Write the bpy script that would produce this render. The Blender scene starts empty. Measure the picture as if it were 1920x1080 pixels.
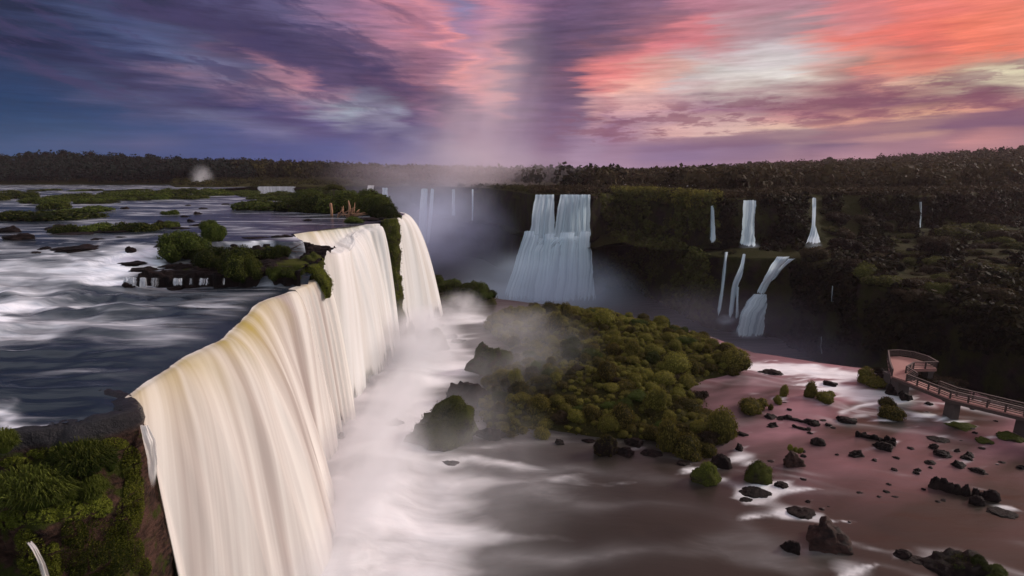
import bpy, math, random
import numpy as np
from mathutils import Vector
from mathutils.bvhtree import BVHTree

SC = bpy.context.scene
COL = SC.collection
R = math.radians
random.seed(7)
RNG = np.random.default_rng(7)

# ------------------------------------------------------------------ camera
F = 1000.0                       # focal length in photo pixels (1920 wide)
PITCH = math.atan((540 - 322) / F)
CP, SP = math.cos(PITCH), math.sin(PITCH)
CAMZ = 60.0
cd = bpy.data.cameras.new("camera")
cd.lens = 36.0 * F / 1920.0
cd.clip_start, cd.clip_end = 0.3, 20000
cam = bpy.data.objects.new("camera", cd)
COL.objects.link(cam)
cam.location = (0, 0, CAMZ)
cam.rotation_euler = (R(90) - PITCH, 0, 0)
SC.camera = cam

# ------------------------------------------------------------------ exposure
SC.view_settings.view_transform = 'Standard'
SC.view_settings.look = 'None'
SC.view_settings.exposure = 0.12
SC.view_settings.gamma = 1.0
SC.render.engine = 'CYCLES'
cy = SC.cycles
cy.use_denoising = True
cy.max_bounces = 6
cy.diffuse_bounces = 2
cy.glossy_bounces = 2
cy.transparent_max_bounces = 16
cy.volume_bounces = 2
cy.volume_step_rate = 1.0
cy.volume_max_steps = 128
cy.caustics_reflective = False
cy.caustics_refractive = False

SUN_AZ, SUN_EL = R(72), R(26)     # azimuth to the right of straight ahead
SUN_STRENGTH = 3.2

# ------------------------------------------------------------------ sky
SKY = {   # photo row: [(photo column, sRGB colour)]
 0: [(0,(44,50,82)),(128,(62,68,105)),(256,(58,57,92)),(384,(85,78,120)),(512,(96,87,128)),(640,(160,113,148)),(768,(190,125,150)),(860,(140,125,168)),(940,(210,130,152)),(985,(165,110,145)),(1088,(110,85,120)),(1216,(140,100,130)),(1344,(190,120,140)),(1472,(188,132,148)),(1600,(215,120,125)),(1728,(240,120,110)),(1856,(245,120,98)),(1920,(240,122,98))],
 50: [(0,(34,42,76)),(128,(46,56,96)),(256,(72,78,122)),(384,(68,62,100)),(512,(75,66,105)),(640,(145,112,148)),(768,(195,120,140)),(896,(170,118,155)),(960,(125,92,128)),(1024,(95,75,110)),(1152,(113,84,114)),(1216,(150,95,115)),(1300,(212,120,130)),(1380,(185,140,150)),(1472,(168,140,150)),(1580,(225,135,135)),(1728,(240,110,95)),(1856,(250,120,90)),(1920,(252,128,98))],
 100: [(0,(34,48,86)),(128,(45,48,88)),(256,(56,60,104)),(330,(96,105,148)),(400,(88,84,124)),(512,(72,62,105)),(640,(85,70,106)),(720,(110,76,106)),(790,(165,110,136)),(850,(232,140,150)),(940,(206,130,142)),(965,(112,86,116)),(1040,(96,76,108)),(1130,(150,95,110)),(1200,(232,130,130)),(1300,(190,160,165)),(1440,(205,190,195)),(1536,(215,160,155)),(1600,(235,140,125)),(1728,(235,105,90)),(1820,(218,120,100)),(1920,(172,140,125))],
 150: [(0,(28,62,106)),(128,(48,58,99)),(230,(68,60,100)),(300,(80,80,120)),(384,(146,110,140)),(480,(168,115,135)),(560,(196,128,145)),(620,(98,76,116)),(720,(80,60,100)),(800,(146,94,116)),(880,(242,150,146)),(940,(208,130,132)),(965,(122,88,118)),(1060,(120,86,112)),(1130,(230,122,122)),(1200,(245,165,155)),(1300,(200,185,185)),(1400,(226,216,210)),(1500,(212,186,172)),(1580,(168,128,122)),(1680,(232,146,126)),(1800,(190,165,140)),(1920,(235,225,188))],
 200: [(0,(26,66,110)),(128,(36,68,114)),(256,(78,80,120)),(360,(70,61,106)),(470,(66,61,114)),(560,(108,86,130)),(640,(150,158,175)),(720,(145,148,170)),(790,(150,106,136)),(870,(150,106,130)),(960,(118,88,126)),(1060,(114,88,122)),(1120,(198,145,150)),(1200,(224,166,165)),(1300,(172,128,146)),(1380,(152,102,126)),(1480,(145,92,112)),(1600,(126,76,100)),(1700,(150,85,105)),(1850,(140,80,100)),(1920,(168,108,114))],
 240: [(0,(32,72,116)),(128,(45,80,125)),(256,(55,80,130)),(384,(75,85,138)),(480,(108,104,150)),(560,(90,80,130)),(640,(100,90,140)),(720,(82,76,126)),(800,(102,86,130)),(900,(130,100,136)),(960,(124,95,132)),(1060,(128,98,132)),(1150,(150,106,140)),(1280,(224,166,162)),(1400,(225,186,176)),(1500,(238,194,166)),(1600,(244,172,142)),(1700,(236,176,138)),(1800,(170,115,120)),(1920,(132,92,118))],
 280: [(0,(45,84,134)),(128,(50,84,138)),(256,(50,75,130)),(384,(60,80,138)),(512,(70,80,140)),(640,(76,86,145)),(768,(92,92,142)),(870,(135,108,142)),(960,(137,112,146)),(1100,(160,130,160)),(1250,(142,112,150)),(1400,(126,96,130)),(1550,(116,86,120)),(1700,(118,82,112)),(1800,(140,96,118)),(1920,(176,120,130))],
 318: [(0,(58,92,148)),(256,(66,90,150)),(512,(82,94,154)),(700,(98,102,156)),(820,(122,110,154)),(960,(150,120,152)),(1100,(165,132,162)),(1300,(168,128,152)),(1500,(190,140,152)),(1700,(196,142,150)),(1920,(188,130,138))],
}
def lin(c):
    c = np.asarray(c, float) / 255.0
    return np.where(c <= 0.04045, c / 12.92, ((c + 0.055) / 1.055) ** 2.4)
SKY_EXTRA = [(1200,0,(128,92,125)),(1230,30,(146,100,122)),(1010,0,(140,96,134)),(1060,0,(116,86,122)),(1050,40,(98,76,110)),(1000,100,(92,74,108)),(700,30,(182,122,150)),(800,60,(186,120,146)),(860,40,(160,122,158)),(700,70,(165,116,142)),(900,100,(190,128,148)),(820,110,(180,122,142)),(760,140,(130,92,120)),(330,0,(70,62,104)),(430,40,(68,60,98)),(500,75,(66,58,98)),(560,110,(72,62,102)),(640,135,(78,64,102)),(740,165,(82,62,100)),(800,178,(88,66,104)),(840,185,(110,78,112)),
 (250,65,(80,88,132)),(300,88,(96,105,148)),(390,125,(108,112,150)),(450,140,(140,112,142)),(560,175,(172,120,140)),(620,185,(160,115,140)),
 (0,75,(36,42,80)),(115,110,(50,50,90)),(230,150,(66,58,98)),(330,175,(72,62,104)),(430,200,(64,60,110)),(540,225,(82,70,118)),(600,236,(88,76,124)),(680,258,(84,80,130)),
 (0,108,(62,68,106)),(150,150,(74,82,120)),(300,195,(92,92,132)),(400,217,(104,104,142)),(500,238,(120,114,152)),(0,40,(48,54,88)),(120,70,(64,70,110)),
 (60,180,(28,64,110)),(100,205,(32,68,114)),(200,230,(42,76,124)),(300,250,(56,80,132)),(0,260,(38,78,124)),(150,262,(60,84,130)),(260,262,(90,92,138)),
 (600,205,(150,152,172)),(690,215,(160,160,176)),(720,228,(120,110,150)),(760,225,(100,82,126)),(880,230,(120,92,132)),
 (950,30,(196,132,160)),(980,60,(96,76,108)),(952,75,(180,120,140)),(945,130,(216,140,142)),(985,130,(100,78,112)),(940,175,(205,135,140)),(990,190,(112,86,122)),
 (1110,60,(100,78,110)),(1180,20,(118,88,122)),(1090,130,(112,80,110)),(1060,170,(112,84,112)),(1150,75,(140,95,114)),(1170,110,(215,115,122)),(1140,140,(240,128,126)),(1190,160,(248,178,162)),(1250,80,(220,118,128)),(1280,95,(235,125,125)),(1260,130,(214,160,150)),
 (1350,130,(205,195,192)),(1420,120,(215,205,205)),(1460,150,(228,222,214)),(1380,165,(214,200,190)),
 (1540,130,(176,134,128)),(1640,110,(170,115,112)),(1720,95,(205,105,95)),(1620,75,(236,118,104)),(1700,60,(242,108,92)),(1800,70,(250,112,86)),(1860,85,(248,118,88)),(1660,130,(240,132,112)),(1760,110,(228,128,104)),
 (1850,110,(190,150,130)),(1700,155,(210,160,140)),(1800,135,(180,150,130)),(1880,140,(225,212,176)),(1860,150,(240,228,190)),
 (1200,190,(215,165,165)),(1300,215,(160,115,140)),(1400,185,(175,140,145)),(1350,205,(140,94,122)),(1500,185,(160,105,115)),(1620,165,(170,110,118)),(1700,180,(128,78,100)),(1780,160,(150,88,102)),(1860,165,(128,72,98)),(1550,215,(150,88,108)),(1650,205,(170,98,112)),
 (1200,225,(190,145,158)),(1300,238,(228,185,175)),(1400,252,(228,184,172)),(1500,226,(210,140,142)),(1580,228,(246,178,140)),(1700,222,(250,190,142)),(1800,205,(226,150,128)),(1900,208,(222,150,130)),(1500,248,(235,196,170)),
 (1400,270,(135,104,138)),(1550,262,(122,88,120)),(1700,250,(112,76,108)),(1800,236,(122,80,108)),(1900,225,(118,78,106)),(1300,288,(134,106,146)),(1850,262,(196,128,130)),(1700,280,(190,132,142)),(1600,290,(180,130,146)),(1900,250,(170,116,126))]
_sp = np.array([(x, y) for y in SKY for x, c in SKY[y]] + [(x, y) for x, y, c in SKY_EXTRA], float)
_sc = np.array([lin(c) for y in SKY for x, c in SKY[y]] + [lin(c) for x, y, c in SKY_EXTRA])
def sky_at(px, py):
    """colour of the sky round a photo direction: near the middle clouds stand upright, left and right they run to the vanishing point"""
    py = min(max(py, 0), 318); px = min(max(px, 0), 1920)
    def pol(x, y): return np.stack([np.degrees(np.arctan2(345 - y, 1000 - x)) / 2.6, np.log(np.hypot(1000 - x, 345 - y) + 30) / 0.30], -1)
    a = pol(_sp[:, 0], _sp[:, 1]) - pol(np.array(px, float), np.array(py, float)); dL = (a ** 2).sum(1)
    dM = ((_sp[:, 0] - px) / 34) ** 2 + ((_sp[:, 1] - py) / 48) ** 2
    dR = ((_sp[:, 0] - px + (_sp[:, 1] - py) * -1.2) / 80) ** 2 + ((_sp[:, 1] - py + (_sp[:, 0] - px) * .12) / 17) ** 2
    wL = min(max((930 - px) / 80, 0), 1); wR = min(max((px - 1080) / 120, 0), 1); wM = 1 - wL - wR
    c = 0
    for w, d in ((wL, dL), (wM, dM), (wR, dR)):
        if w > 0:
            k = 1 / (d + .05) ** 2.4; c = c + w * (k[:, None] * _sc).sum(0) / k.sum()
    lum = float(c @ np.array([.3, .5, .2])); c = lum + (c - lum) * .86
    if px < 700: c = c * np.array([1 - .18 * (1 - px / 700), 1, 1.03])
    return c * (0.80 if px < 350 else 0.80 + 0.12 * min((px - 350) / 450, 1))
def dir_to_px(az, el):
    x, y, z = math.sin(az) * math.cos(el), math.cos(az) * math.cos(el), math.sin(el)
    d = y * CP - z * SP; u = y * SP + z * CP
    if d < 0.05: d = 0.05
    return 960 + F * x / d, 540 - F * u / d

class NT:
    """small helper round a node tree"""
    def __init__(s, tree):
        s.t = tree; s.n = tree.nodes; s.l = tree.links
    def new(s, typ, **kw):
        n = s.n.new(typ)
        for k, v in kw.items():
            setattr(n, k, v)
        return n
    def put(s, sock, v):
        if isinstance(v, bpy.types.NodeSocket): s.l.new(v, sock)
        elif v is not None: sock.default_value = v
    def math(s, op, a, b=None, c=None, clamp=False):
        n = s.new('ShaderNodeMath', operation=op, use_clamp=clamp)
        s.put(n.inputs[0], a); s.put(n.inputs[1], b) if b is not None else None
        if c is not None: s.put(n.inputs[2], c)
        return n.outputs[0]
    def mix(s, f, a, b):
        n = s.new('ShaderNodeMix', data_type='RGBA')
        s.put(n.inputs[0], f); s.put(n.inputs[6], a); s.put(n.inputs[7], b)
        return n.outputs[2]
    def maprange(s, v, a, b, c=0.0, d=1.0, smooth=True):
        n = s.new('ShaderNodeMapRange', interpolation_type='SMOOTHSTEP' if smooth else 'LINEAR')
        s.put(n.inputs[0], v); s.put(n.inputs[1], a); s.put(n.inputs[2], b); s.put(n.inputs[3], c); s.put(n.inputs[4], d)
        return n.outputs[0]
    def noise(s, vec, scale=1.0, detail=3.0, rough=0.55, dist=0.0, color=False):
        n = s.new('ShaderNodeTexNoise')
        s.put(n.inputs['Vector'], vec); n.inputs['Scale'].default_value = scale
        n.inputs['Detail'].default_value = detail; n.inputs['Roughness'].default_value = rough
        n.inputs['Distortion'].default_value = dist
        return n.outputs['Color' if color else 'Fac']
    def comb(s, x, y, z=0.0):
        n = s.new('ShaderNodeCombineXYZ')
        s.put(n.inputs[0], x); s.put(n.inputs[1], y); s.put(n.inputs[2], z)
        return n.outputs[0]
    def mapping(s, vec, scale=(1, 1, 1), rot=(0, 0, 0), loc=(0, 0, 0)):
        n = s.new('ShaderNodeMapping')
        s.put(n.inputs[0], vec); n.inputs[1].default_value = loc; n.inputs[2].default_value = rot; n.inputs[3].default_value = scale
        return n.outputs[0]
    def attr(s, name):
        return s.new('ShaderNodeAttribute', attribute_name=name).outputs['Fac']
    def rgb(s, c):
        n = s.new('ShaderNodeRGB'); n.outputs[0].default_value = (*c, 1); return n.outputs[0]

def build_world():
    w = bpy.data.worlds.new("World"); SC.world = w; w.use_nodes = True
    T = NT(w.node_tree); T.n.clear()
    out = T.new('ShaderNodeOutputWorld'); bg = T.new('ShaderNodeBackground')
    T.l.new(bg.outputs[0], out.inputs[0])
    tc = T.new('ShaderNodeTexCoord'); d = tc.outputs['Generated']
    sx = T.new('ShaderNodeSeparateXYZ'); T.l.new(d, sx.inputs[0])
    x, y, z = sx.outputs
    zz = T.math('MAXIMUM', z, 0.0)
    az = T.math('ARCTAN2', x, y); el = T.math('ARCSINE', z)
    # cloud plane seen in perspective: wisps run straight ahead and meet at the horizon
    zi = T.math('ADD', zz, 0.10)
    u = T.math('DIVIDE', x, zi); v = T.math('DIVIDE', y, zi)
    pc = T.comb(u, v)
    # wind-drawn feathering: cloud edges are combed sideways
    ae = T.comb(az, el)
    w1 = T.noise(T.mapping(ae, (3.2, 44, 1)), 1.0, 5, 0.62)
    w2 = T.noise(T.mapping(ae, (5, 26, 1), loc=(11, 5, 0)), 1.0, 5, 0.6)
    w3 = T.noise(T.mapping(ae, (13, 85, 1), loc=(3, 1, 0)), 1.0, 5, 0.65)
    w4 = T.noise(T.mapping(ae, (8, 105, 1), loc=(5, 2, 0)), 1.0, 5, 0.66)
    up_ = T.maprange(el, 0.0, 0.10, 0.25, 1.0)
    az2 = T.math('ADD', az, T.math('MULTIPLY', T.math('MULTIPLY', T.math('SUBTRACT', w1, 0.5), 0.20), up_))
    az2 = T.math('ADD', az2, T.math('MULTIPLY', T.math('MULTIPLY', T.math('SUBTRACT', w4, 0.5), 0.08), up_))
    amp = T.math('MULTIPLY', T.maprange(el, 0.0, 0.15), 0.075)
    el2 = T.math('ADD', el, T.math('MULTIPLY', T.math('SUBTRACT', w2, 0.5), amp))
    el2 = T.math('ADD', el2, T.math('MULTIPLY', T.math('SUBTRACT', w3, 0.5), T.math('MULTIPLY', amp, 0.4)))
    AZ = R(50)
    prev = None; K = 17; STEP = R(1.2); N = 31
    facs = [T.math('MULTIPLY_ADD', az2, 1 / AZ, 1.0, clamp=True), T.math('MULTIPLY', az2, 1 / AZ, clamp=True)]
    side = T.math('GREATER_THAN', az2, 0.0)
    for k in range(K):
        halves = []
        for hf in (0, 1):
            rp = T.new('ShaderNodeValToRGB'); cr = rp.color_ramp; cr.interpolation = 'LINEAR'
            for q in range(N):
                p = q / (N - 1)
                c = sky_at(*dir_to_px((p - 1 + hf) * AZ, k * STEP))
                if q == 0: e = cr.elements[0]; e.position = 0
                elif q == N - 1: e = cr.elements[len(cr.elements) - 1]; e.position = 1
                else: e = cr.elements.new(p)
                e.color = (*c, 1)
            T.l.new(facs[hf], rp.inputs[0]); halves.append(rp.outputs[0])
        cur = T.mix(side, *halves)
        prev = cur if prev is None else T.mix(T.maprange(el2, (k - 1) * STEP, k * STEP, smooth=False), prev, cur)
    # fine streaks of cloud
    st = T.math('MULTIPLY_ADD', T.math('ADD', T.math('MULTIPLY', w4, 0.65), T.math('MULTIPLY', w3, 0.35)), 1.5, 0.25)
    st = T.math('ADD', 1.0, T.math('MULTIPLY', T.math('SUBTRACT', st, 1.0), T.maprange(el, 0.02, 0.1, 0.3, 0.85)))
    vm = T.new('ShaderNodeVectorMath', operation='SCALE'); T.l.new(prev, vm.inputs[0]); T.l.new(st, vm.inputs['Scale'])
    front = vm.outputs[0]
    # ridged evening cloud: slate streaks on the left, rippled purple band low on the right
    def band(v, a, b, c, d): return T.math('MULTIPLY', T.maprange(v, a, b), T.maprange(v, c, d, 1.0, 0.0))
    al = T.math('SUBTRACT', T.math('MULTIPLY', az, 0.94), T.math('MULTIPLY', el, 0.34)); ac = T.math('ADD', T.math('MULTIPLY', az, 0.30), T.math('MULTIPLY', el, 0.95))
    s6 = T.noise(T.comb(T.math('MULTIPLY', al, 5.0), T.math('MULTIPLY', T.math('ADD', ac, T.math('MULTIPLY', T.math('SUBTRACT', w4, 0.5), 0.02)), 30.0)), 1.0, 6, 0.62)
    fl = T.math('MULTIPLY', T.maprange(s6, 0.50, 0.60), T.math('MULTIPLY', band(el, 0.07, 0.13, 0.30, 0.45), band(az, -1.0, -0.7, -0.28, -0.06)))
    front = T.mix(T.math('MULTIPLY', fl, 0.62), front, (0.055, 0.045, 0.115, 1))
    elb0 = T.math('SUBTRACT', el, T.math('MULTIPLY', az, 0.060)); elb = T.math('ADD', elb0, 0.008)
    s7 = T.noise(T.comb(T.math('MULTIPLY', T.math('ADD', az, T.math('MULTIPLY', el, 0.8)), 15.0), T.math('MULTIPLY', elb0, 75.0)), 1.0, 5, 0.66)
    fb_ = T.math('MULTIPLY', band(T.math('ADD', elb0, T.math('MULTIPLY', T.math('SUBTRACT', w3, 0.5), 0.018)), 0.012, 0.022, 0.034, 0.043), T.maprange(az, 0.10, 0.40))
    front = T.mix(T.math('MULTIPLY', fb_, 0.72), front, (0.165, 0.082, 0.150, 1))
    fr = T.math('MULTIPLY', T.maprange(s7, 0.47, 0.58), T.math('MULTIPLY', band(elb, 0.040, 0.055, 0.09, 0.12), T.maprange(az, 0.02, 0.16)))
    front = T.mix(T.math('MULTIPLY', fr, 0.62), front, (0.20, 0.072, 0.115, 1))
    # unseen rest of the dome: dusk sky plus a coloured veil added as light
    sk = T.new('ShaderNodeTexSky', sky_type='NISHITA', sun_disc=False)
    sk.sun_elevation = SUN_EL; sk.sun_rotation = SUN_AZ
    nv = T.new('ShaderNodeVectorMath', operation='SCALE'); T.l.new(sk.outputs[0], nv.inputs[0]); nv.inputs['Scale'].default_value = 0.05
    veil = T.noise(T.mapping(pc, (1.2, 0.8, 1), loc=(4, 9, 0)), 1.0, 4, 0.6)
    vcol = T.mix(T.maprange(az, -0.3, 0.75), (0.26, 0.25, 0.34, 1), (1.0, 0.42, 0.38, 1))
    vcol = T.mix(T.maprange(T.math('ABSOLUTE', T.math('SUBTRACT', az, 0.65)), 0.5, 1.3), vcol, (0.46, 0.46, 0.50, 1))
    vs = T.new('ShaderNodeVectorMath', operation='SCALE'); T.l.new(vcol, vs.inputs[0]); T.l.new(T.maprange(veil, 0.2, 0.8, 0.75, 1.25), vs.inputs['Scale'])
    ad = T.new('ShaderNodeVectorMath', operation='ADD'); T.l.new(nv.outputs[0], ad.inputs[0]); T.l.new(vs.outputs[0], ad.inputs[1])
    high = ad.outputs[0]
    aaz = T.math('ABSOLUTE', az)
    m = T.math('MAXIMUM', T.maprange(el, R(19), R(36)), T.maprange(aaz, R(56), R(85)))
    c = T.mix(m, front, high)
    T.l.new(c, bg.inputs[0]); bg.inputs[1].default_value = 1.0
build_world()

sd = bpy.data.lights.new("sun", 'SUN'); sd.energy = SUN_STRENGTH; sd.angle = R(12); sd.color = (1.0, 0.92, 0.84)
so = bpy.data.objects.new("sun", sd); COL.objects.link(so)
sdir = Vector((math.sin(SUN_AZ) * math.cos(SUN_EL), math.cos(SUN_AZ) * math.cos(SUN_EL), math.sin(SUN_EL)))
so.rotation_euler = sdir.to_track_quat('Z', 'Y').to_euler()
so.location = (200, 60, 300)

# ------------------------------------------------------------------ levels and projection
ZU, ZN, ZB, ZC = 50.5, 46.5, 26.0, 10.0     # upper river, near channel, basin, canyon floor
def ray(px, py):
    dx, dy = (px - 960) / F, -(py - 540) / F
    return Vector((dx, CP + dy * SP, -SP + dy * CP))
def U(px, py, z):
    """point of the level z seen at a photo pixel"""
    r = ray(px, py); t = (z - CAMZ) / r.z
    return Vector((r.x * t, r.y * t, z))
def UD(px, py, y):
    r = ray(px, py); t = y / r.y
    return Vector((r.x * t, y, CAMZ + r.z * t))
def depth(p):
    return p[1] * CP - (p[2] - CAMZ) * SP

# ------------------------------------------------------------------ numpy noise
_perm = np.random.default_rng(3).permutation(256); _perm = np.concatenate([_perm, _perm, _perm])
_grad = np.random.default_rng(4).normal(size=(256, 3)); _grad /= np.linalg.norm(_grad, axis=1)[:, None]
def perlin(x, y, z=0.0):
    x, y, z = np.broadcast_arrays(np.asarray(x, float), np.asarray(y, float), np.asarray(z, float))
    xi, yi, zi = np.floor(x).astype(int), np.floor(y).astype(int), np.floor(z).astype(int)
    xf, yf, zf = x - xi, y - yi, z - zi
    f = lambda t: t * t * t * (t * (t * 6 - 15) + 10)
    uu, vv, ww = f(xf), f(yf), f(zf)
    def g(a, b, c):
        h = _perm[_perm[_perm[(xi + a) & 255] + ((yi + b) & 255)] + ((zi + c) & 255)]
        gr = _grad[h]
        return gr[..., 0] * (xf - a) + gr[..., 1] * (yf - b) + gr[..., 2] * (zf - c)
    l = lambda a, b, t: a + t * (b - a)
    return l(l(l(g(0,0,0), g(1,0,0), uu), l(g(0,1,0), g(1,1,0), uu), vv),
             l(l(g(0,0,1), g(1,0,1), uu), l(g(0,1,1), g(1,1,1), uu), vv), ww) * 1.6
def fbm(x, y, z=0.0, o=4):
    s, a, k = 0.0, 1.0, 1.0
    for i in range(o):
        s = s + a * perlin(np.asarray(x) * k + 17.3 * i, np.asarray(y) * k + 5.1 * i, np.asarray(z) * k + 9.7 * i)
        a *= 0.5; k *= 2.03
    return s
def sst(a, b, v):
    t = np.clip((v - a) / (b - a), 0, 1); return t * t * (3 - 2 * t)

# ------------------------------------------------------------------ mesh helpers
def tag(o, label=None, cat=None, group=None, kind=None):
    if label: o['label'] = label
    if cat: o['category'] = cat
    if group: o['group'] = group
    if kind: o['kind'] = kind
    return o
def mesh(name, V, Fc, mat, smooth=True, uv=None, attrs=None, fattrs=None):
    V = np.asarray(V, np.float32); me = bpy.data.meshes.new(name)
    if isinstance(Fc, np.ndarray):
        n, k = Fc.shape
        me.vertices.add(len(V)); me.vertices.foreach_set('co', V.ravel())
        me.loops.add(n * k); me.loops.foreach_set('vertex_index', Fc.ravel().astype(np.int32))
        me.polygons.add(n)
        me.polygons.foreach_set('loop_start', np.arange(0, n * k, k, dtype=np.int32))
        me.polygons.foreach_set('loop_total', np.full(n, k, np.int32))
    else:
        me.from_pydata([tuple(map(float, v)) for v in V], [], Fc)
    me.update(calc_edges=True); me.validate()
    if smooth: me.polygons.foreach_set('use_smooth', np.ones(len(me.polygons), bool))
    if uv is not None:
        l = me.uv_layers.new(name='flow'); li = np.zeros(len(me.loops), np.int32); me.loops.foreach_get('vertex_index', li)
        l.data.foreach_set('uv', np.asarray(uv, np.float32)[li].ravel())
    for k, a in (attrs or {}).items():
        at = me.attributes.new(k, 'FLOAT', 'POINT'); at.data.foreach_set('value', np.asarray(a, np.float32).ravel())
    for k, a in (fattrs or {}).items():
        at = me.attributes.new(k, 'FLOAT', 'FACE'); at.data.foreach_set('value', np.asarray(a, np.float32).ravel())
    me.materials.append(mat)
    return me
def link(name, me, parent=None, loc=(0, 0, 0)):
    o = bpy.data.objects.new(name, me); COL.objects.link(o); o.location = loc
    if parent: o.parent = parent
    return o
def empty(name, loc, rz=0.0):
    o = bpy.data.objects.new(name, None); COL.objects.link(o); o.location = loc; o.rotation_euler = (0, 0, rz); return o
def gridfaces(n, m):
    i, j = np.meshgrid(np.arange(n - 1), np.arange(m - 1), indexing='ij')
    a = (i * m + j).ravel()
    return np.stack([a, a + m, a + m + 1, a + 1], 1)
def bvh_of(me):
    V = [v.co.copy() for v in me.vertices]
    return BVHTree.FromPolygons(V, [tuple(p.vertices) for p in me.polygons])
def cast(bvh, px, py):
    h = bvh.ray_cast(Vector((0, 0, CAMZ)), ray(px, py).normalized())
    return h[0] if h[0] is not None or bvh is not BV.get('river') else U(px, py, 47.5)
def drop(bvh, x, y, z=200):
    h = bvh.ray_cast(Vector((x, y, z)), Vector((0, 0, -1)))
    return h[0]
def resample(P, n):
    P = np.asarray(P, float); d = np.r_[0, np.cumsum(np.linalg.norm(np.diff(P, axis=0), axis=1))]
    t = np.linspace(0, d[-1], n)
    return np.stack([np.interp(t, d, P[:, k]) for k in range(P.shape[1])], 1)
def smooth_poly(P, n, it=6):
    Q = resample(P, n)
    for _ in range(it):
        Q[1:-1] = 0.25 * Q[:-2] + 0.5 * Q[1:-1] + 0.25 * Q[2:]
    return Q
def tube(P, rad, seg=7):
    P = np.asarray(P, float); n = len(P); V = []
    rad = np.broadcast_to(rad, n)
    for i in range(n):
        t = P[min(i + 1, n - 1)] - P[max(i - 1, 0)]; t /= np.linalg.norm(t) + 1e-9
        a = np.cross(t, (0.3, 0.2, 0.93)); a /= np.linalg.norm(a) + 1e-9; b = np.cross(t, a)
        for k in range(seg):
            w = 2 * math.pi * k / seg
            V.append(P[i] + rad[i] * (math.cos(w) * a + math.sin(w) * b))
    Fc = []
    for i in range(n - 1):
        for k in range(seg):
            k2 = (k + 1) % seg
            Fc.append((i * seg + k, i * seg + k2, (i + 1) * seg + k2, (i + 1) * seg + k))
    Fc.append(tuple(range(seg))[::-1]); Fc.append(tuple((n - 1) * seg + k for k in range(seg)))
    return V, Fc
class MB:
    def __init__(s): s.v = []; s.f = []
    def add(s, V, Fc):
        o = len(s.v); s.v += [tuple(map(float, v)) for v in V]; s.f += [tuple(i + o for i in f) for f in Fc]; return s
    def tube(s, P, rad, seg=7): return s.add(*tube(P, rad, seg))
    def bar(s, a, b, w, h):
        a, b = np.asarray(a, float), np.asarray(b, float); t = b - a; t /= np.linalg.norm(t)
        up = np.array((0, 0, 1.0)) if abs(t[2]) < .9 else np.array((0, 1.0, 0)); sd_ = np.cross(t, up); sd_ /= np.linalg.norm(sd_); up = np.cross(sd_, t)
        V = [p + i * sd_ * w / 2 + j * up * h / 2 for p in (a, b) for i, j in ((-1, -1), (1, -1), (1, 1), (-1, 1))]
        return s.add(V, [(3, 2, 1, 0), (4, 5, 6, 7), (0, 1, 5, 4), (1, 2, 6, 5), (2, 3, 7, 6), (3, 0, 4, 7)])
    def build(s, name, mat, parent=None, smooth=False):
        return link(name, mesh(name, s.v, s.f, mat, smooth), parent)

# ------------------------------------------------------------------ materials
def newmat(name):
    m = bpy.data.materials.new(name); m.use_nodes = True; T = NT(m.node_tree); T.n.clear()
    out = T.new('ShaderNodeOutputMaterial'); return m, T, out
def principled(T, **kw):
    p = T.new('ShaderNodeBsdfPrincipled')
    for k, v in kw.items(): T.put(p.inputs[k], v)
    return p
def bump(T, h, strength, dist):
    b = T.new('ShaderNodeBump'); T.put(b.inputs['Height'], h); b.inputs['Strength'].default_value = strength; b.inputs['Distance'].default_value = dist
    return b.outputs[0]

def mat_rock(name, c1, c2, moss=None, rough=0.55, scale=1.0, mosslim=(0.45, 0.65), spec=0.03, wet=None):
    m, T, out = newmat(name)
    geo = T.new('ShaderNodeNewGeometry'); P = geo.outputs['Position']
    n = T.noise(P, 0.45 * scale, 8, 0.65); n2 = T.noise(T.mapping(P, (1, 1, 3)), 1.5 * scale, 6, 0.6)
    col = T.mix(T.maprange(T.math('MULTIPLY_ADD', n2, 0.5, T.math('MULTIPLY', n, 0.5)), 0.35, 0.68), (*c1, 1), (*c2, 1))
    if moss:
        sx = T.new('ShaderNodeSeparateXYZ'); T.l.new(geo.outputs['Normal'], sx.inputs[0])
        f = T.math('ADD', T.math('MULTIPLY', sx.outputs[2], 0.25), T.noise(P, 0.8 * scale, 6, 0.6))
        mc = T.mix(T.noise(P, 4 * scale, 4), (moss[0] * .5, moss[1] * .5, moss[2] * .5, 1), (*moss, 1))
        col = T.mix(T.maprange(f, *mosslim), col, mc)
    if wet:
        sz_ = T.new('ShaderNodeSeparateXYZ'); T.l.new(P, sz_.inputs[0])
        wf = T.maprange(T.math('ADD', sz_.outputs[2], T.math('MULTIPLY', n, 0.8)), wet, wet + .6)
        col = T.mix(wf, col, (0.008, 0.007, 0.009, 1)); spec = T.math('MULTIPLY_ADD', wf, 0.18, spec); rough = T.math('MULTIPLY_ADD', wf, -0.25, rough)
    p = principled(T, **{'Base Color': col, 'Roughness': rough, 'Specular IOR Level': spec, 'Normal': bump(T, T.noise(P, 2.2 * scale, 9, 0.7), 0.8, 0.35 / scale)})
    T.l.new(p.outputs[0], out.inputs[0]); return m
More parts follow.
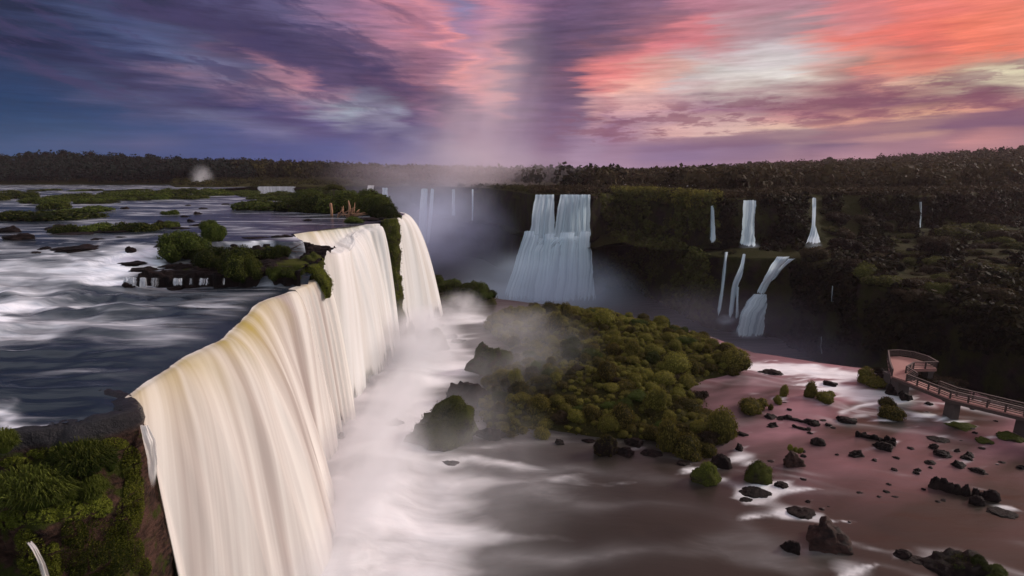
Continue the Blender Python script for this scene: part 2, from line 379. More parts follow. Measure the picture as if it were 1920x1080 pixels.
def mat_leaf(name, dark, light, hue=0.12, trans=0.25):
    m, T, out = newmat(name)
    t = T.attr('tint'); oi = T.new('ShaderNodeObjectInfo').outputs['Random']
    geo = T.new('ShaderNodeNewGeometry')
    big = T.noise(geo.outputs['Position'], 0.12, 3)
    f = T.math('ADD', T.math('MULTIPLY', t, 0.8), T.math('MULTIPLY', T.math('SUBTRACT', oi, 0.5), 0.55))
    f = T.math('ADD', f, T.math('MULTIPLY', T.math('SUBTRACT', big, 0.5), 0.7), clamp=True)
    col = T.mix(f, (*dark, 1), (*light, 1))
    hs = T.new('ShaderNodeHueSaturation'); T.l.new(col, hs.inputs['Color'])
    T.put(hs.inputs['Hue'], T.math('MULTIPLY_ADD', oi, hue * 0.35, 0.5 - hue * 0.17))
    d = principled(T, **{'Base Color': hs.outputs[0], 'Roughness': 0.7, 'Specular IOR Level': 0.05})
    tr = T.new('ShaderNodeBsdfTranslucent'); T.l.new(hs.outputs[0], tr.inputs[0])
    mx = T.new('ShaderNodeMixShader'); mx.inputs[0].default_value = trans
    T.l.new(d.outputs[0], mx.inputs[1]); T.l.new(tr.outputs[0], mx.inputs[2]); T.l.new(mx.outputs[0], out.inputs[0])
    return m
def mat_water(name, deep, silt, foamcol, along=(0.07, 0.55), rot=0.0, rough=0.22, warp=5.0, bumps=0.25, seed=0.0, spec=0.5, shoal_sheen=None, soft=1.0, s2w=.3, gain=1.25):
    """river seen in a long exposure: glossy water with drawn-out foam; 'foam' attribute says how much"""
    m, T, out = newmat(name)
    P = T.new('ShaderNodeNewGeometry').outputs['Position']
    wv = T.noise(P, 0.055, 2, 0.5, color=True)
    vm = T.new('ShaderNodeVectorMath', operation='MULTIPLY_ADD'); T.l.new(wv, vm.inputs[0]); vm.inputs[1].default_value = (warp * 2,) * 3; T.l.new(P, vm.inputs[2])
    q = vm.outputs[0]
    s1 = T.noise(T.mapping(q, (*along, .3), rot=(0, 0, rot), loc=(seed, 0, 0)), 1.0, 4, 0.55)
    s2 = T.noise(T.mapping(q, (along[0] * 3, along[1] * 3.5, 1), rot=(0, 0, rot), loc=(seed, 7, 0)), 1.0, 4, 0.6)
    s = T.math('ADD', T.math('MULTIPLY', s1, 1 - s2w), T.math('MULTIPLY', s2, s2w))
    s = T.maprange(s, 0.25, 0.78, smooth=False)
    a = T.attr('foam')
    lo = T.math('SUBTRACT', 1.0, T.math('MULTIPLY', a, gain))
    fo = T.maprange(s, lo, T.math('ADD', lo, soft))
    fo = T.math('MULTIPLY', fo, T.math('MINIMUM', T.math('MULTIPLY_ADD', a, 1.15, 0.05), 1.0))
    fo = T.math('MAXIMUM', fo, T.math('MULTIPLY', T.attr('veil'), T.maprange(s2, 0.25, 0.75, 0.55, 1.15)))
    wc = T.mix(T.noise(P, 0.07, 4), (*deep, 1), (*silt, 1))
    if shoal_sheen: wc = T.mix(T.math('MULTIPLY', T.attr('shoal_sheen'), T.maprange(s, 0.1, 0.9, 0.55, 1.0)), wc, (*shoal_sheen, 1))  # silty shallows, with pink sky reflection painted into their colour
    nb = bump(T, T.math('ADD', s1, T.math('MULTIPLY', s2, 0.4)), bumps, 1.2)
    w = principled(T, **{'Base Color': wc, 'Roughness': rough, 'IOR': 1.33, 'Specular IOR Level': spec, 'Normal': nb})
    f = principled(T, **{'Base Color': (*foamcol, 1), 'Roughness': 0.8, 'Specular IOR Level': 0.1, 'Normal': bump(T, T.math('ADD', s1, T.math('MULTIPLY', s2, 0.2)), 0.3, 2.0)})
    mx = T.new('ShaderNodeMixShader'); T.l.new(fo, mx.inputs[0]); T.l.new(w.outputs[0], mx.inputs[1]); T.l.new(f.outputs[0], mx.inputs[2])
    T.l.new(mx.outputs[0], out.inputs[0]); return m
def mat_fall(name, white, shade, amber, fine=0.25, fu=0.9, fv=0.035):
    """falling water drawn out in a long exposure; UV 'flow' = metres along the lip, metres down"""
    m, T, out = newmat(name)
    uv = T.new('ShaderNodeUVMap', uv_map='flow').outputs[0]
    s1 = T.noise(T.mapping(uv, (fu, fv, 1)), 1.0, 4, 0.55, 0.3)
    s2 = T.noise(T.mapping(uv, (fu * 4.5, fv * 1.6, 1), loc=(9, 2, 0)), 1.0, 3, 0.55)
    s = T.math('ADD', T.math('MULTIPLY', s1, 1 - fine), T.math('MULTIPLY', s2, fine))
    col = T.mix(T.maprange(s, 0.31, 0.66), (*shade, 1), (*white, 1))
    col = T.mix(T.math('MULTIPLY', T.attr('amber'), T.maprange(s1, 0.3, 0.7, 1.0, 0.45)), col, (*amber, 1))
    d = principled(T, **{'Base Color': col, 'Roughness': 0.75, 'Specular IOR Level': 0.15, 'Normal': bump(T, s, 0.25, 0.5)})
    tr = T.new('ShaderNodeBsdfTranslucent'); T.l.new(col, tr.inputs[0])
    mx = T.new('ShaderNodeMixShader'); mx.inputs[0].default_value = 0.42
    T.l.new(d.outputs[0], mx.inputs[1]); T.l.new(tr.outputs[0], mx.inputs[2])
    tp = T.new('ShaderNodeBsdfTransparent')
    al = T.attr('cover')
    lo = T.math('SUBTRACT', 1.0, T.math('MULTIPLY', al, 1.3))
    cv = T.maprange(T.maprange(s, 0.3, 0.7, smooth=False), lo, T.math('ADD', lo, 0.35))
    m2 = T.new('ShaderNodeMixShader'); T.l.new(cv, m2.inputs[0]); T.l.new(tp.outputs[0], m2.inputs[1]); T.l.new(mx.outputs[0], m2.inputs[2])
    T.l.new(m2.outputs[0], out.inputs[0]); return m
def mat_plain(name, c1, c2, scale=3.0, rough=0.6, b=0.3, stretch=(1, 1, 1)):
    m, T, out = newmat(name)
    P = T.new('ShaderNodeTexCoord').outputs['Object']
    n = T.noise(T.mapping(P, stretch), scale, 6, 0.6)
    p = principled(T, **{'Base Color': T.mix(n, (*c1, 1), (*c2, 1)), 'Roughness': rough, 'Normal': bump(T, n, b, 0.05)})
    T.l.new(p.outputs[0], out.inputs[0]); return m
def mat_mist(name, dens, col=(0.97, 0.97, 0.99), nscale=1.6, contrast=(0.25, 0.75), aniso=0.0, bottom=False):
    m, T, out = newmat(name)
    P = T.new('ShaderNodeTexCoord').outputs['Object']
    ln = T.new('ShaderNodeVectorMath', operation='LENGTH'); T.l.new(P, ln.inputs[0])
    f = T.maprange(ln.outputs['Value'], 0.1, 1.0, 1.0, 0.0)
    if nscale: f = T.math('MULTIPLY', f, T.maprange(T.noise(P, nscale, 3, 0.55), *contrast))
    v = T.new('ShaderNodeVolumePrincipled'); v.inputs['Color'].default_value = (*col, 1); v.inputs['Anisotropy'].default_value = aniso
    T.l.new(T.math('MULTIPLY', f, dens), v.inputs['Density'])
    T.l.new(v.outputs[0], out.inputs['Volume']); return m

M = {}
M['rock'] = mat_rock('dark_wet_rock', (0.004, 0.003, 0.003), (0.018, 0.011, 0.010), rough=0.6, spec=0.05)
M['rock_red'] = mat_rock('reddish_basalt', (0.005, 0.004, 0.004), (0.070, 0.038, 0.028), moss=(0.034, 0.040, 0.008), wet=45.7, rough=0.6, scale=1.3, mosslim=(0.52, 0.66))
M['rock_brown'] = mat_rock('reddish_brown_rock', (0.006, 0.004, 0.004), (0.055, 0.026, 0.020), rough=0.6, spec=0.1)
M['trickle'] = mat_fall('trickling_water', (0.72, 0.76, 0.80), (0.30, 0.30, 0.32), (0.5, 0.5, 0.4), fu=1.6, fv=0.03, fine=0.4)
M['mossy'] = mat_rock('mossy_rock', (0.012, 0.010, 0.008), (0.05, 0.04, 0.028), moss=(0.05, 0.055, 0.012), rough=0.8, mosslim=(0.38, 0.55))
M['wall'] = mat_rock('canyon_rock', (0.003, 0.0025, 0.003), (0.026, 0.016, 0.016), moss=(0.026, 0.027, 0.007), rough=0.8, scale=0.25, mosslim=(0.40, 0.62))
M['soil'] = mat_rock('scrub_ground', (0.010, 0.008, 0.005), (0.034, 0.024, 0.012), moss=(0.036, 0.034, 0.010), rough=0.9, scale=0.4)
M['leaf_olive'] = mat_leaf('olive_foliage', (0.018, 0.018, 0.004), (0.215, 0.172, 0.036))
M['leaf_green'] = mat_leaf('green_foliage', (0.008, 0.014, 0.003), (0.095, 0.110, 0.020))
M['leaf_dark'] = mat_leaf('dark_foliage', (0.004, 0.005, 0.002), (0.092, 0.084, 0.021))
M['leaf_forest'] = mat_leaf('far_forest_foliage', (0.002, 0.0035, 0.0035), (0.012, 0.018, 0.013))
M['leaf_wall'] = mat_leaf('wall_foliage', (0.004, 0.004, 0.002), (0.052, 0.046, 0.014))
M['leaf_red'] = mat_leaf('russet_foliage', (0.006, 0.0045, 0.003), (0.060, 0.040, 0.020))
M['moss_leaf'] = mat_leaf('moss_tufts', (0.012, 0.018, 0.003), (0.20, 0.20, 0.026))
M['grass'] = mat_leaf('grass_blades', (0.014, 0.022, 0.004), (0.165, 0.180, 0.032), hue=0.08)
M['river'] = mat_water('upper_river_water', (0.004, 0.008, 0.014), (0.012, 0.018, 0.028), (0.74, 0.77, 0.82), along=(0.085, 0.46), rough=0.22, warp=7, bumps=0.10, soft=1.15, s2w=.24, gain=1.42)
M['basin'] = mat_water('basin_water', (0.012, 0.011, 0.008), (0.024, 0.020, 0.013), (0.90, 0.90, 0.90), along=(0.028, 0.17), s2w=.16, rot=-0.12, rough=0.30, warp=5, bumps=0.12, seed=3, spec=0.28, shoal_sheen=(0.26, 0.135, 0.152), soft=1.5)
M['canyon_water'] = mat_water('canyon_water', (0.02, 0.022, 0.025), (0.04, 0.038, 0.038), (0.6, 0.6, 0.62), rough=0.3)
M['fall_near'] = mat_fall('near_fall_water', (0.95, 0.92, 0.86), (0.46, 0.39, 0.36), (0.50, 0.40, 0.12), fu=0.34, fv=0.007, fine=0.24)
M['fall_mid'] = mat_fall('middle_fall_water', (0.97, 0.97, 0.95), (0.72, 0.69, 0.64), (0.52, 0.44, 0.14), fu=0.42, fv=0.013, fine=0.28)
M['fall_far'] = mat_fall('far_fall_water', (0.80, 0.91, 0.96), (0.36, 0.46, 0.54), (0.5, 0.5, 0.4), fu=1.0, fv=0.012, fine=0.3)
M['wood'] = mat_plain('weathered_wood', (0.10, 0.045, 0.022), (0.42, 0.22, 0.12), 1.5, 0.8, 0.6, (6, 6, 0.8))
M['twig'] = mat_plain('dark_dead_wood', (0.03, 0.018, 0.015), (0.10, 0.055, 0.04), 3, 0.8)
M['deck'] = mat_plain('walkway_deck', (0.17, 0.075, 0.062), (0.32, 0.150, 0.125), 2.0, 0.6, 0.2, (1, 4, 1))
M['rail'] = mat_plain('walkway_rail', (0.022, 0.011, 0.009), (0.06, 0.030, 0.025), 4, 0.7)
M['concrete'] = mat_plain('stained_concrete', (0.03, 0.02, 0.018), (0.07, 0.048, 0.043), 1.5, 0.85, 0.5)
M['bark'] = mat_plain('bark', (0.02, 0.014, 0.01), (0.07, 0.05, 0.035), 2, 0.9, 0.5)

#==PART2==
# ================================================================== SETTING
BV = {}          # ray-cast targets
# ---- rim of the upper plateau (right of it the water falls): x as a function of y
rim = [(-20.5, 20), (-21.6, 27), (-21.9, 29.3)]
lipA_px = [(240, 745), (290, 712), (352, 668), (425, 634), (462, 598), (492, 566), (560, 541)]
lipA = [U(a, b, ZN) for a, b in lipA_px]
lipA2 = [U(566, 539, ZN), U(592, 526, ZN)]
rim += [(p.x, p.y) for p in lipA] + [(lipA2[1].x, lipA2[1].y), (-26.6, 70), (-29, 74), (-31.8, 78.5), (-34.3, 82.5), (-31.6, 90), (-27.2, 98), (-24.4, 106), (-24.0, 112), (-24.6, 124), (-30, 134), (-40, 148), (-78, 192), (-104, 208), (-165, 300), (-168, 345), (-175, 420)]
rim = np.array(sorted(rim, key=lambda p: p[1]))
def rimx(y): return np.interp(y, rim[:, 1], rim[:, 0])

def river_level(x, y):
    """near channel steps up to the upper river over a shelf of rapids"""
    y0 = 63.5 + 2.5 * perlin(x * 0.11, 3.3) + np.where(x < -42, (x + 42) * 0.22, 0)
    left = sst(-40, -52, x)
    stepped = 1.1 * sst(0, 0.9, y - y0) + 0.6 * sst(1, 8, y - y0) + 2.3 * sst(9.0, 11.5, y - y0 - 2 * perlin(x * .2, 8.1))
    ramp = 4.0 * sst(-8, 20, y - y0)
    return ZN + stepped * (1 - left) + ramp * left
ys = np.r_[np.geomspace(16, 130, 300), np.geomspace(131.5, 425, 70)]
nx = 230
cfr = np.r_[np.linspace(0, 0.35, 110), np.linspace(0.355, 1, nx - 110)]
Y, Cc = np.meshgrid(ys, cfr, indexing='ij')
X = rimx(Y) * (1 - Cc) + (-(Y * 1.12 + 34)) * Cc
Z = river_level(X, Y)
# foam and standing waves
_q = fbm(X * 0.045 + 1.5, Y * 0.20, 0.5, 3)
rap = np.exp(-(((X + 54) / 13) ** 2 + ((Y - 64) / 10) ** 2)) + 0.8 * np.exp(-(((X + 47) / 6) ** 2 + ((Y - 72) / 5) ** 2))
rap += 0.75 * np.exp(-(((X + 42) / 14) ** 2 + ((Y - 53) / 6) ** 2)) + 0.5 * np.exp(-(((X + 45) / 10) ** 2 + ((Y - 42) / 5) ** 2))
def crests(x, y, fx, fy, seed, w=3.0):
    xw = x + w * fbm(x * .05 + seed, y * .09, seed, 2); yw = y + w * .6 * fbm(x * .06, y * .10 + seed, seed + 3, 3)
    return np.clip(1 - np.abs(perlin(xw * fx, yw * fy, seed)) * 1.9, 0, 1) ** 3
for (px_, py_, k_, sx_, sy_) in ((212, 470, .55, 2.0, 3.5), (276, 474, .5, 1.6, 1.6), (180, 490, .4, 4, 3)):
    _p = U(px_, py_, 49.5); rap += k_ * np.exp(-(((X - _p.x) / sx_) ** 2 + ((Y - _p.y) / sy_) ** 2))
rap += 0.30 * np.exp(-(((X + 33) / 8) ** 2 + ((Y - 37) / 4) ** 2))
near = sst(75, 55, Y)
wav = near * (0.32 * fbm(X * 0.10, Y * 0.30, 2.0, 3) + 0.65 * rap * fbm(X * 0.16, Y * 0.34, 7.0, 3))
dl = (X - rimx(Y))                         # metres upstream of the lip (negative inland)
wav *= sst(0, -5, dl); Zw = Z + wav - 0.16 * sst(-3, 0, dl) * sst(70, 66, Y)
slope = np.abs(np.gradient(Z, axis=0) / np.gradient(Y, axis=0))
foam = 0.12 + 0.27 * near + 0.36 * np.clip(rap, 0, 1.2) * (.62 + .75 * np.clip(fbm(X * .09, Y * .22, 4.1, 4), -.6, .8)) + 0.30 * _q * near + np.clip(slope * 0.9, 0, 0.55)
cr1 = crests(X, Y, .055, .26, 1.3, 5); cr2 = crests(X, Y, .11, .62, 5.7, 3)
foam += near * (.66 * cr1 + .34 * cr2) * (.55 + .9 * np.clip(fbm(X * .05, Y * .1, 8, 2), -.5, 1)) * sst(-.5, -5, dl) - .10 * near
foam += (1 - near) * .30 * cr2
foam += 0.10 * (1 - near) + 0.14 * sst(110, 330, Y)
foam -= .45 * sst(-46, -42, X) * sst(62.5, 64, Y) * sst(76, 72, Y)
foam -= 0.30 * np.exp(-(((X + 33) / 9) ** 2 + ((Y - 60) / 4) ** 2)) + 0.22 * np.exp(-(((X + 27) / 5) ** 2 + ((Y - 48) / 7) ** 2)) + 0.25 * np.exp(-(((X + 30) / 8) ** 2 + ((Y - 31) / 3.0) ** 2))
foam += 0.55 * np.exp(-(((X + 31) / 5) ** 2 + ((Y - 78) / 3.0) ** 2))
foam = np.clip(foam, 0, 1.1)
LEDGE = [(-75, 14.5), (-50, 19), (-38, 22.0), (-31, 23.8), (-26.6, 25.6), (-23.6, 27.0), (-22.0, 28.2)]
_f = gridfaces(*X.shape)[:, ::-1]; _c = np.stack([X, Y], -1).reshape(-1, 2)[_f].mean(1)
_f = _f[_c[:, 1] > np.interp(_c[:, 0], [p[0] for p in LEDGE], [p[1] for p in LEDGE]) + .55]
me = mesh('upper_river', np.stack([X, Y, Zw], -1).reshape(-1, 3), _f, M['river'], attrs={'foam': foam, 'veil': np.clip(near * sst(-.3, -4, dl) * np.clip(.30 + 1.1 * fbm(X * .045, Y * .10, 2.9, 3), 0, 1) * (.62 * cr1 ** .7 + .30 * cr2 + .10 * np.clip(fbm(X * .06, Y * .5, 3.3, 3), 0, 1))
    + (1 - near) * .34 * crests(X, Y, .035, .22, 4.4, 6) * sst(0, -3, dl), 0, .62)})
tag(link('upper_river', me), kind='structure'); BV['river'] = bvh_of(me)

# ---- rock body under the river, ending in the near cliff
cx = np.r_[np.linspace(0, 1, 120)]
yy = smooth_poly([(0, y) for y in (29.3, 40, 62, 66, 72, 78, 84, 92, 100, 106, 112, 124, 134, 148, 192, 208)], 190, 0)[:, 1]
pts = np.stack([rimx(yy), yy], 1)
rows = []
zt = np.where(yy < 67, ZN - .35, ZU - .6)
prof = [(-6, -1.5), (-1.6, -1.5), (-.9, -1.9), (-.3, -3), (-.1, -6), (.2, -9), (.2, -12), (.8, -15), (1.3, -18), (2.2, -21), (3.2, -25), (4.0, -42)]
for o_, dz in prof:
    nz = fbm(yy * 0.25, dz * 0.35, 3.3, 4)
    rows.append(np.stack([pts[:, 0] + o_ + (0.9 * nz if dz < -0.5 else 0), yy, zt + dz], 1))
G = np.stack(rows, 1)
me = mesh('river_cliff', G.reshape(-1, 3), gridfaces(G.shape[0], G.shape[1]), M['mossy'])
tag(link('river_cliff', me), kind='structure'); BV['cliffB'] = bvh_of(me)

# ---- rock ledge in the near left corner
path = smooth_poly([(-75, 14.5), (-50, 19), (-38, 22.0), (-31, 23.8), (-26.6, 25.6), (-23.6, 27.0), (-22.2, 27.7), (-21.6, 28.5), (-22.0, 29.6), (-23.4, 31.0), (-25.5, 32.2)], 260, 5)
tg = np.gradient(path, axis=0); nrm = np.stack([tg[:, 1], -tg[:, 0]], 1); nrm /= np.linalg.norm(nrm, axis=1)[:, None]
pv = [(-7, -2.5), (-4, -1.6), (-2.6, -.9), (-1.6, -.30), (-.8, .06), (-.1, .02), (.12, -.25), (.15, -.9), (.3, -1.5), (.9, -1.75), (1.5, -2.05), (1.65, -2.6), (1.6, -3.2), (1.9, -3.6), (2.7, -4.1), (2.8, -5), (2.6, -6), (2.7, -7), (3.0, -8), (3.4, -9.5), (3.6, -11), (3.7, -14), (4, -20), (5, -30)]
pv = smooth_poly(pv, 90, 1)
ledge = sst(0, 1, (28.6 - path[:, 1]) / 2.2)                # ledges stop at the corner, the flank drops sheer
G = np.zeros((len(path), len(pv), 3))
for j, (o_, dz) in enumerate(pv):
    oo = o_ * np.where(o_ > 0, 0.12 + 0.88 * ledge, 1) if True else o_
    nz = fbm(path[:, 0] * .42, path[:, 1] * .42, dz * .55, 5)
    blk = np.round(2.2 * fbm(path[:, 0] * .30, path[:, 1] * .30, dz * .4 + 9, 2)) / 2.2
    k = sst(0.1, -1.0, np.full_like(nz, dz)) * (0.35 + .65 * ledge)
    G[:, j, 0] = path[:, 0] + nrm[:, 0] * (oo + k * (.62 * nz + .80 * blk))
    G[:, j, 1] = path[:, 1] + nrm[:, 1] * (oo + k * (.62 * nz + .80 * blk))
    G[:, j, 2] = ZN + dz + (.16 * fbm(path[:, 0] * .8, path[:, 1] * .8 + o_, 1.5, 4) if dz > -1.5 else .25 * nz)
me = mesh('rock_ledge', G.reshape(-1, 3), gridfaces(G.shape[0], G.shape[1]), M['rock_red'])
tag(link('rock_ledge', me), kind='structure'); BV['ledge'] = bvh_of(me)

# ---- low wet rock shelf above the near channel
sx_, sy_ = np.meshgrid(np.linspace(-47, -25.5, 170), np.linspace(60.3, 77, 150), indexing='ij')
fr = 62.2 + 1.3 * perlin(sx_ * .35, 1.1) + .5 * perlin(sx_ * 1.3, 4.4) + (sx_ + 47) * .05
hz_ = np.where(sy_ < fr, -1.5 + 3.4 * sst(-.5, 0, sy_ - fr), 1.9) + .75 * fbm(sx_ * .28, sy_ * .5, 3.7, 5) + 1.7 * sst(6, 14, sy_ - fr) - .25
hz_ -= 2.2 * sst(-43.5, -46.5, sx_) + 1.2 * sst(12, 15, sy_ - fr)
tb = np.round(hz_ * 2.2) / 2.2; hz_ = .5 * hz_ + .5 * tb
me = mesh('rock_shelf', np.stack([sx_, sy_, ZN + hz_], -1).reshape(-1, 3), gridfaces(*sx_.shape), M['rock'])
tag(link('rock_shelf', me), kind='structure')
# ---- canyon wall: rim, foot of the upper wall, edge of the terrace, canyon floor
def offs(p, d, z):
    v = Vector((-p.x, -p.y, 0)).normalized(); return Vector((p.x + v.x * d, p.y + v.y * d, z))
colsW = []
for (px, py) in [(330, 351), (430, 351), (470, 350), (560, 351), (650, 349), (740, 350), (820, 351), (900, 353), (960, 359), (1000, 366), (1060, 366), (1110, 368), (1150, 363), (1200, 364), (1262, 369)]:
    r = U(px, py, ZU); colsW.append((r, offs(r, 1.5, 33), offs(r, 5, 31), offs(r, 9, ZC - 2)))
for (r, b, zb, e, ze, fl) in [((1320, 376), (1320, 466), 34, (1325, 478), 33.5, 3), ((1405, 374), (1405, 464), 34, (1405, 482), 34, 3), ((1470, 372), (1490, 461), 34.2, (1478, 487), 34, 4),
        ((1525, 368), (1545, 461), 34.8, (1555, 508), 34, 5), ((1620, 369), (1640, 448), 36.5, (1650, 540), 34, 6), ((1730, 370), (1740, 430), 38, (1740, 563), 34, 6),
        ((1830, 366), (1830, 424), 39.5, (1830, 588), 34, 6), ((1920, 363), (1920, 415), 40.5, (1920, 618), 34, 6), ((2080, 360), (2080, 402), 41, (2080, 670), 33, 6), ((2400, 358), (2400, 395), 41, (2400, 790), 32, 6)]:
    R_, B_, E_ = U(*r, ZU), U(*b, zb), U(*e, ze); colsW.append((R_, B_, E_, offs(E_, fl, ZC - 2)))
n = 420
CW = [smooth_poly([c[k] for c in colsW], n, 4) for k in range(4)]
rowsW = []
for a, b, m_ in ((0, 1, 26), (1, 2, 30), (2, 3, 34)):
    for t in np.linspace(0, 1, m_, endpoint=(a == 2)):
        bulge = 0
        if a == 0: tt = t ** 1.0
        else: tt = t
        rowsW.append(CW[a] * (1 - tt) + CW[b] * tt)
G = np.stack(rowsW, 1)
out_ = -G[..., :2] / np.linalg.norm(G[..., :2], axis=-1)[..., None]
nz = 3.6 * fbm(G[..., 0] * .035, G[..., 1] * .035, G[..., 2] * .03, 5) + 1.3 * fbm(G[..., 0] * .16, G[..., 1] * .16, G[..., 2] * .05, 4)
row = np.arange(G.shape[1]); kk = np.clip(row / 6, 0, 1)
nz *= kk
G[..., 0] += out_[..., 0] * nz; G[..., 1] += out_[..., 1] * nz
flat = ((row >= 26) & (row < 56)) * 1.0
G[..., 2] += flat * (1.8 * fbm(G[..., 0] * .05, G[..., 1] * .05, 2.2, 4))
me = mesh('canyon_wall', G.reshape(-1, 3), gridfaces(G.shape[0], G.shape[1]), M['wall'])
tag(link('canyon_wall', me), kind='structure'); BV['wall'] = bvh_of(me)

# ---- canyon floor water and base ground to the horizon
me = mesh('canyon_river', [(-400, 20, ZC), (500, 20, ZC), (500, 420, ZC), (-400, 420, ZC)], [(0, 1, 2, 3)], M['canyon_water'], attrs={'foam': [0.25] * 4})
tag(link('canyon_river', me), kind='structure')
me = mesh('ground', [(-9000, -3000, 2), (9000, -3000, 2), (9000, 12000, 2), (-9000, 12000, 2)], [(0, 1, 2, 3)], M['soil'])
tag(link('ground', me), kind='structure')

# ---- far plateau with wooded hills
sky_px = np.array([(-600, 292), (-200, 288), (0, 292), (90, 288), (150, 286), (300, 293), (450, 299), (600, 304), (800, 311), (960, 316), (1100, 317), (1250, 313), (1400, 305), (1550, 297), (1700, 289), (1800, 283), (1920, 275), (2100, 262), (2600, 240)])
def ridge(az_px):
    h = np.interp(az_px, sky_px[:, 0], sky_px[:, 1])
    d = np.interp(az_px, [-600, 0, 450, 800, 1000, 1300, 1700, 1920, 2600], [560, 560, 640, 900, 950, 850, 720, 640, 600])
    th = np.interp(az_px, [0, 800, 1920], [12, 13, 11])
    return d, CAMZ + (322 - h) / 1000 * d - th
pxs = np.concatenate([np.linspace(-700, 320, 40), np.linspace(330, 2400, 130)])
rim_px = []
inner = []
wallrim = np.array([(960 + 1000 * p[0] / depth(p), p[0], p[1]) for p in CW[0]])
for q in pxs:
    if q < 325: inner.append(405.0 + 0 * q)
    else:
        i = int(np.argmin(np.abs(wallrim[:, 0] - q))); inner.append(wallrim[i, 2])
inner = np.array(inner)
steps = np.r_[0, 0.004, np.linspace(0.02, 1, 34), 1.15, 1.5, 2.5, 5, 9]
G = np.zeros((len(pxs), len(steps), 3))
for i, q in enumerate(pxs):
    d, hz = ridge(q)
    for j, s in enumerate(steps):
        y = inner[i] + (d - inner[i]) * s
        x = (q - 960) / 1000 * y * 0.985
        k = min(s, 1.0)
        shore = 0.35 if q >= 325 else 0.55
        z = ZU + shore + (hz - ZU) * k ** (1.6 if q > 900 else 1.1) * (1 if s <= 1 else 1 / s ** .5)
        G[i, j] = (x, y, z)
G[:, 2:, 2] += 0.7 * fbm(G[:, 2:, 0] * .02, G[:, 2:, 1] * .02, 0, 3)
G[:, 0, 2] = ZU - 3
me = mesh('far_plateau', G.reshape(-1, 3), gridfaces(len(pxs), len(steps)), M['soil'])
tag(link('far_plateau', me), kind='structure'); BV['plateau'] = bvh_of(me)

# ---- lower basin
edge_px = [(700, 545), (790, 540), (860, 548), (935, 560), (1000, 568), (1060, 574), (1150, 587), (1230, 604), (1330, 630), (1412, 661), (1480, 671), (1560, 684), (1650, 694), (1720, 703), (1790, 722), (1850, 745), (1920, 776), (2050, 850)]
edge = np.array([U(a, b, ZB)[:2] for a, b in edge_px])
edge = np.r_[[[-40, edge[0, 1]]], edge, [[120, 45], [220, 25]]]
def yedge(x): return np.interp(x, edge[:, 0], edge[:, 1])
xs = np.r_[np.linspace(-34, 95, 330), np.linspace(97, 215, 40)]
vs = np.r_[np.linspace(0, 1, 240), 1.004, 1.010, 1.016]
Xb, Vb = np.meshgrid(xs, vs, indexing='ij')
Yb = 12 + (yedge(Xb) - 12) * Vb
over = np.clip((Vb - 1) / .016, 0, 1)
Zb = ZB + 0.10 * fbm(Xb * .07, Yb * .18, 4, 3) - 6 * over ** 1.5
def fgauss(x, y, cx_, cy_, sx_, sy_, r=0.0):
    dx, dy = x - cx_, y - cy_; c_, s_ = math.cos(r), math.sin(r)
    return np.exp(-(((dx * c_ + dy * s_) / sx_) ** 2 + ((-dx * s_ + dy * c_) / sy_) ** 2))
FOAM = [  # centre pixel, half width px, metres deep, strength
]
bline = np.interp(Yb, [30, 40, 60, 76, 90, 108], [-13.5, -14.5, -18, -21, -20, -20])   # foot of the falls
dist = Xb - bline
fb = 1.05 * sst(19, 2, dist) * sst(118, 100, Yb)                      # white water at the foot of the falls
fb += 0.42 * sst(46, 6, dist) * sst(95, 66, Yb) * np.clip(0.55 + 0.9 * fbm(Xb * .022, Yb * .14, 1.7, 3), 0, 2)
fb += 0.95 * fgauss(Xb, Yb, -12, 122, 7, 6) + 0.6 * fgauss(Xb, Yb, -5, 120, 7, 3)
fb += 0.9 * fgauss(Xb, Yb, -11, 92, 8, 7)
for (px, py, sx_, sy_, k, r) in [(1500, 690, 9, 3.0, .75, -.35), (1590, 705, 9, 2.6, .8, -.4), (1650, 745, 6, 3, .7, -.5), (1560, 730, 8, 2.5, .55, -.5), (1450, 745, 5, 1.2, .4, -.4), (1530, 700, 12, 2.2, .5, -.35), (1620, 735, 7, 2.4, .6, -.45), (1660, 790, 6, 1.2, .4, -.5), (1580, 820, 6, .8, .3, -.4), (1750, 900, 6, .7, .3, -.4), (1350, 905, 1.8, .8, .5, .3), (1590, 1075, 2.4, 1.0, .8, -.2), (1400, 965, 2.2, .8, .6, .2), (1400, 690, 5, 1.6, .65, -.4), (1600, 770, 6, 2.5, .5, -.6), (1700, 775, 5, 1.2, .6, -.5),
        (1310, 880, 2.5, .9, .8, .2), (1410, 930, 2.2, 2.0, .9, .3), (1480, 920, 4.0, 1.6, .6, .1), (1395, 860, 2, 1.6, .6, .6), (1560, 975, 4.5, 1.0, .6, -.2), (1470, 955, 1.6, 1.4, .6, 0), (1600, 1060, 3.0, 1.2, .8, -.2), (1480, 1020, 1.0, .7, .6, 0), (1660, 1030, 1.0, 1.4, .5, 0),
        (1080, 905, 17, 1.6, .24, .0), (1030, 1010, 14, 1.3, .24, .05), (960, 870, 6, 1.0, .5, -.3), (850, 560, 6, 4, .6, 0), (920, 838, 2, .8, .4, 0), (1880, 950, 3, .4, .4, -.5), (1740, 780, 5, .8, .35, -.4)]:
    c = U(px, py, ZB); fb += 1.5 * k * fgauss(Xb, Yb, c.x, c.y, sx_, sy_ * 1.15, r)
fb *= .45 + .85 * crests(Xb * .8 + Yb * .35, Yb - Xb * .25, .06, .42, 2.2, 4) * sst(12, 34, dist) + .55 * sst(34, 12, dist)
fb += 0.05 + (.10 + .16 * sst(10, 40, Xb)) * crests(Xb, Yb + Xb * .35, .03, .20, 6.2, 6)
fb = np.clip(fb, 0, 1.1)
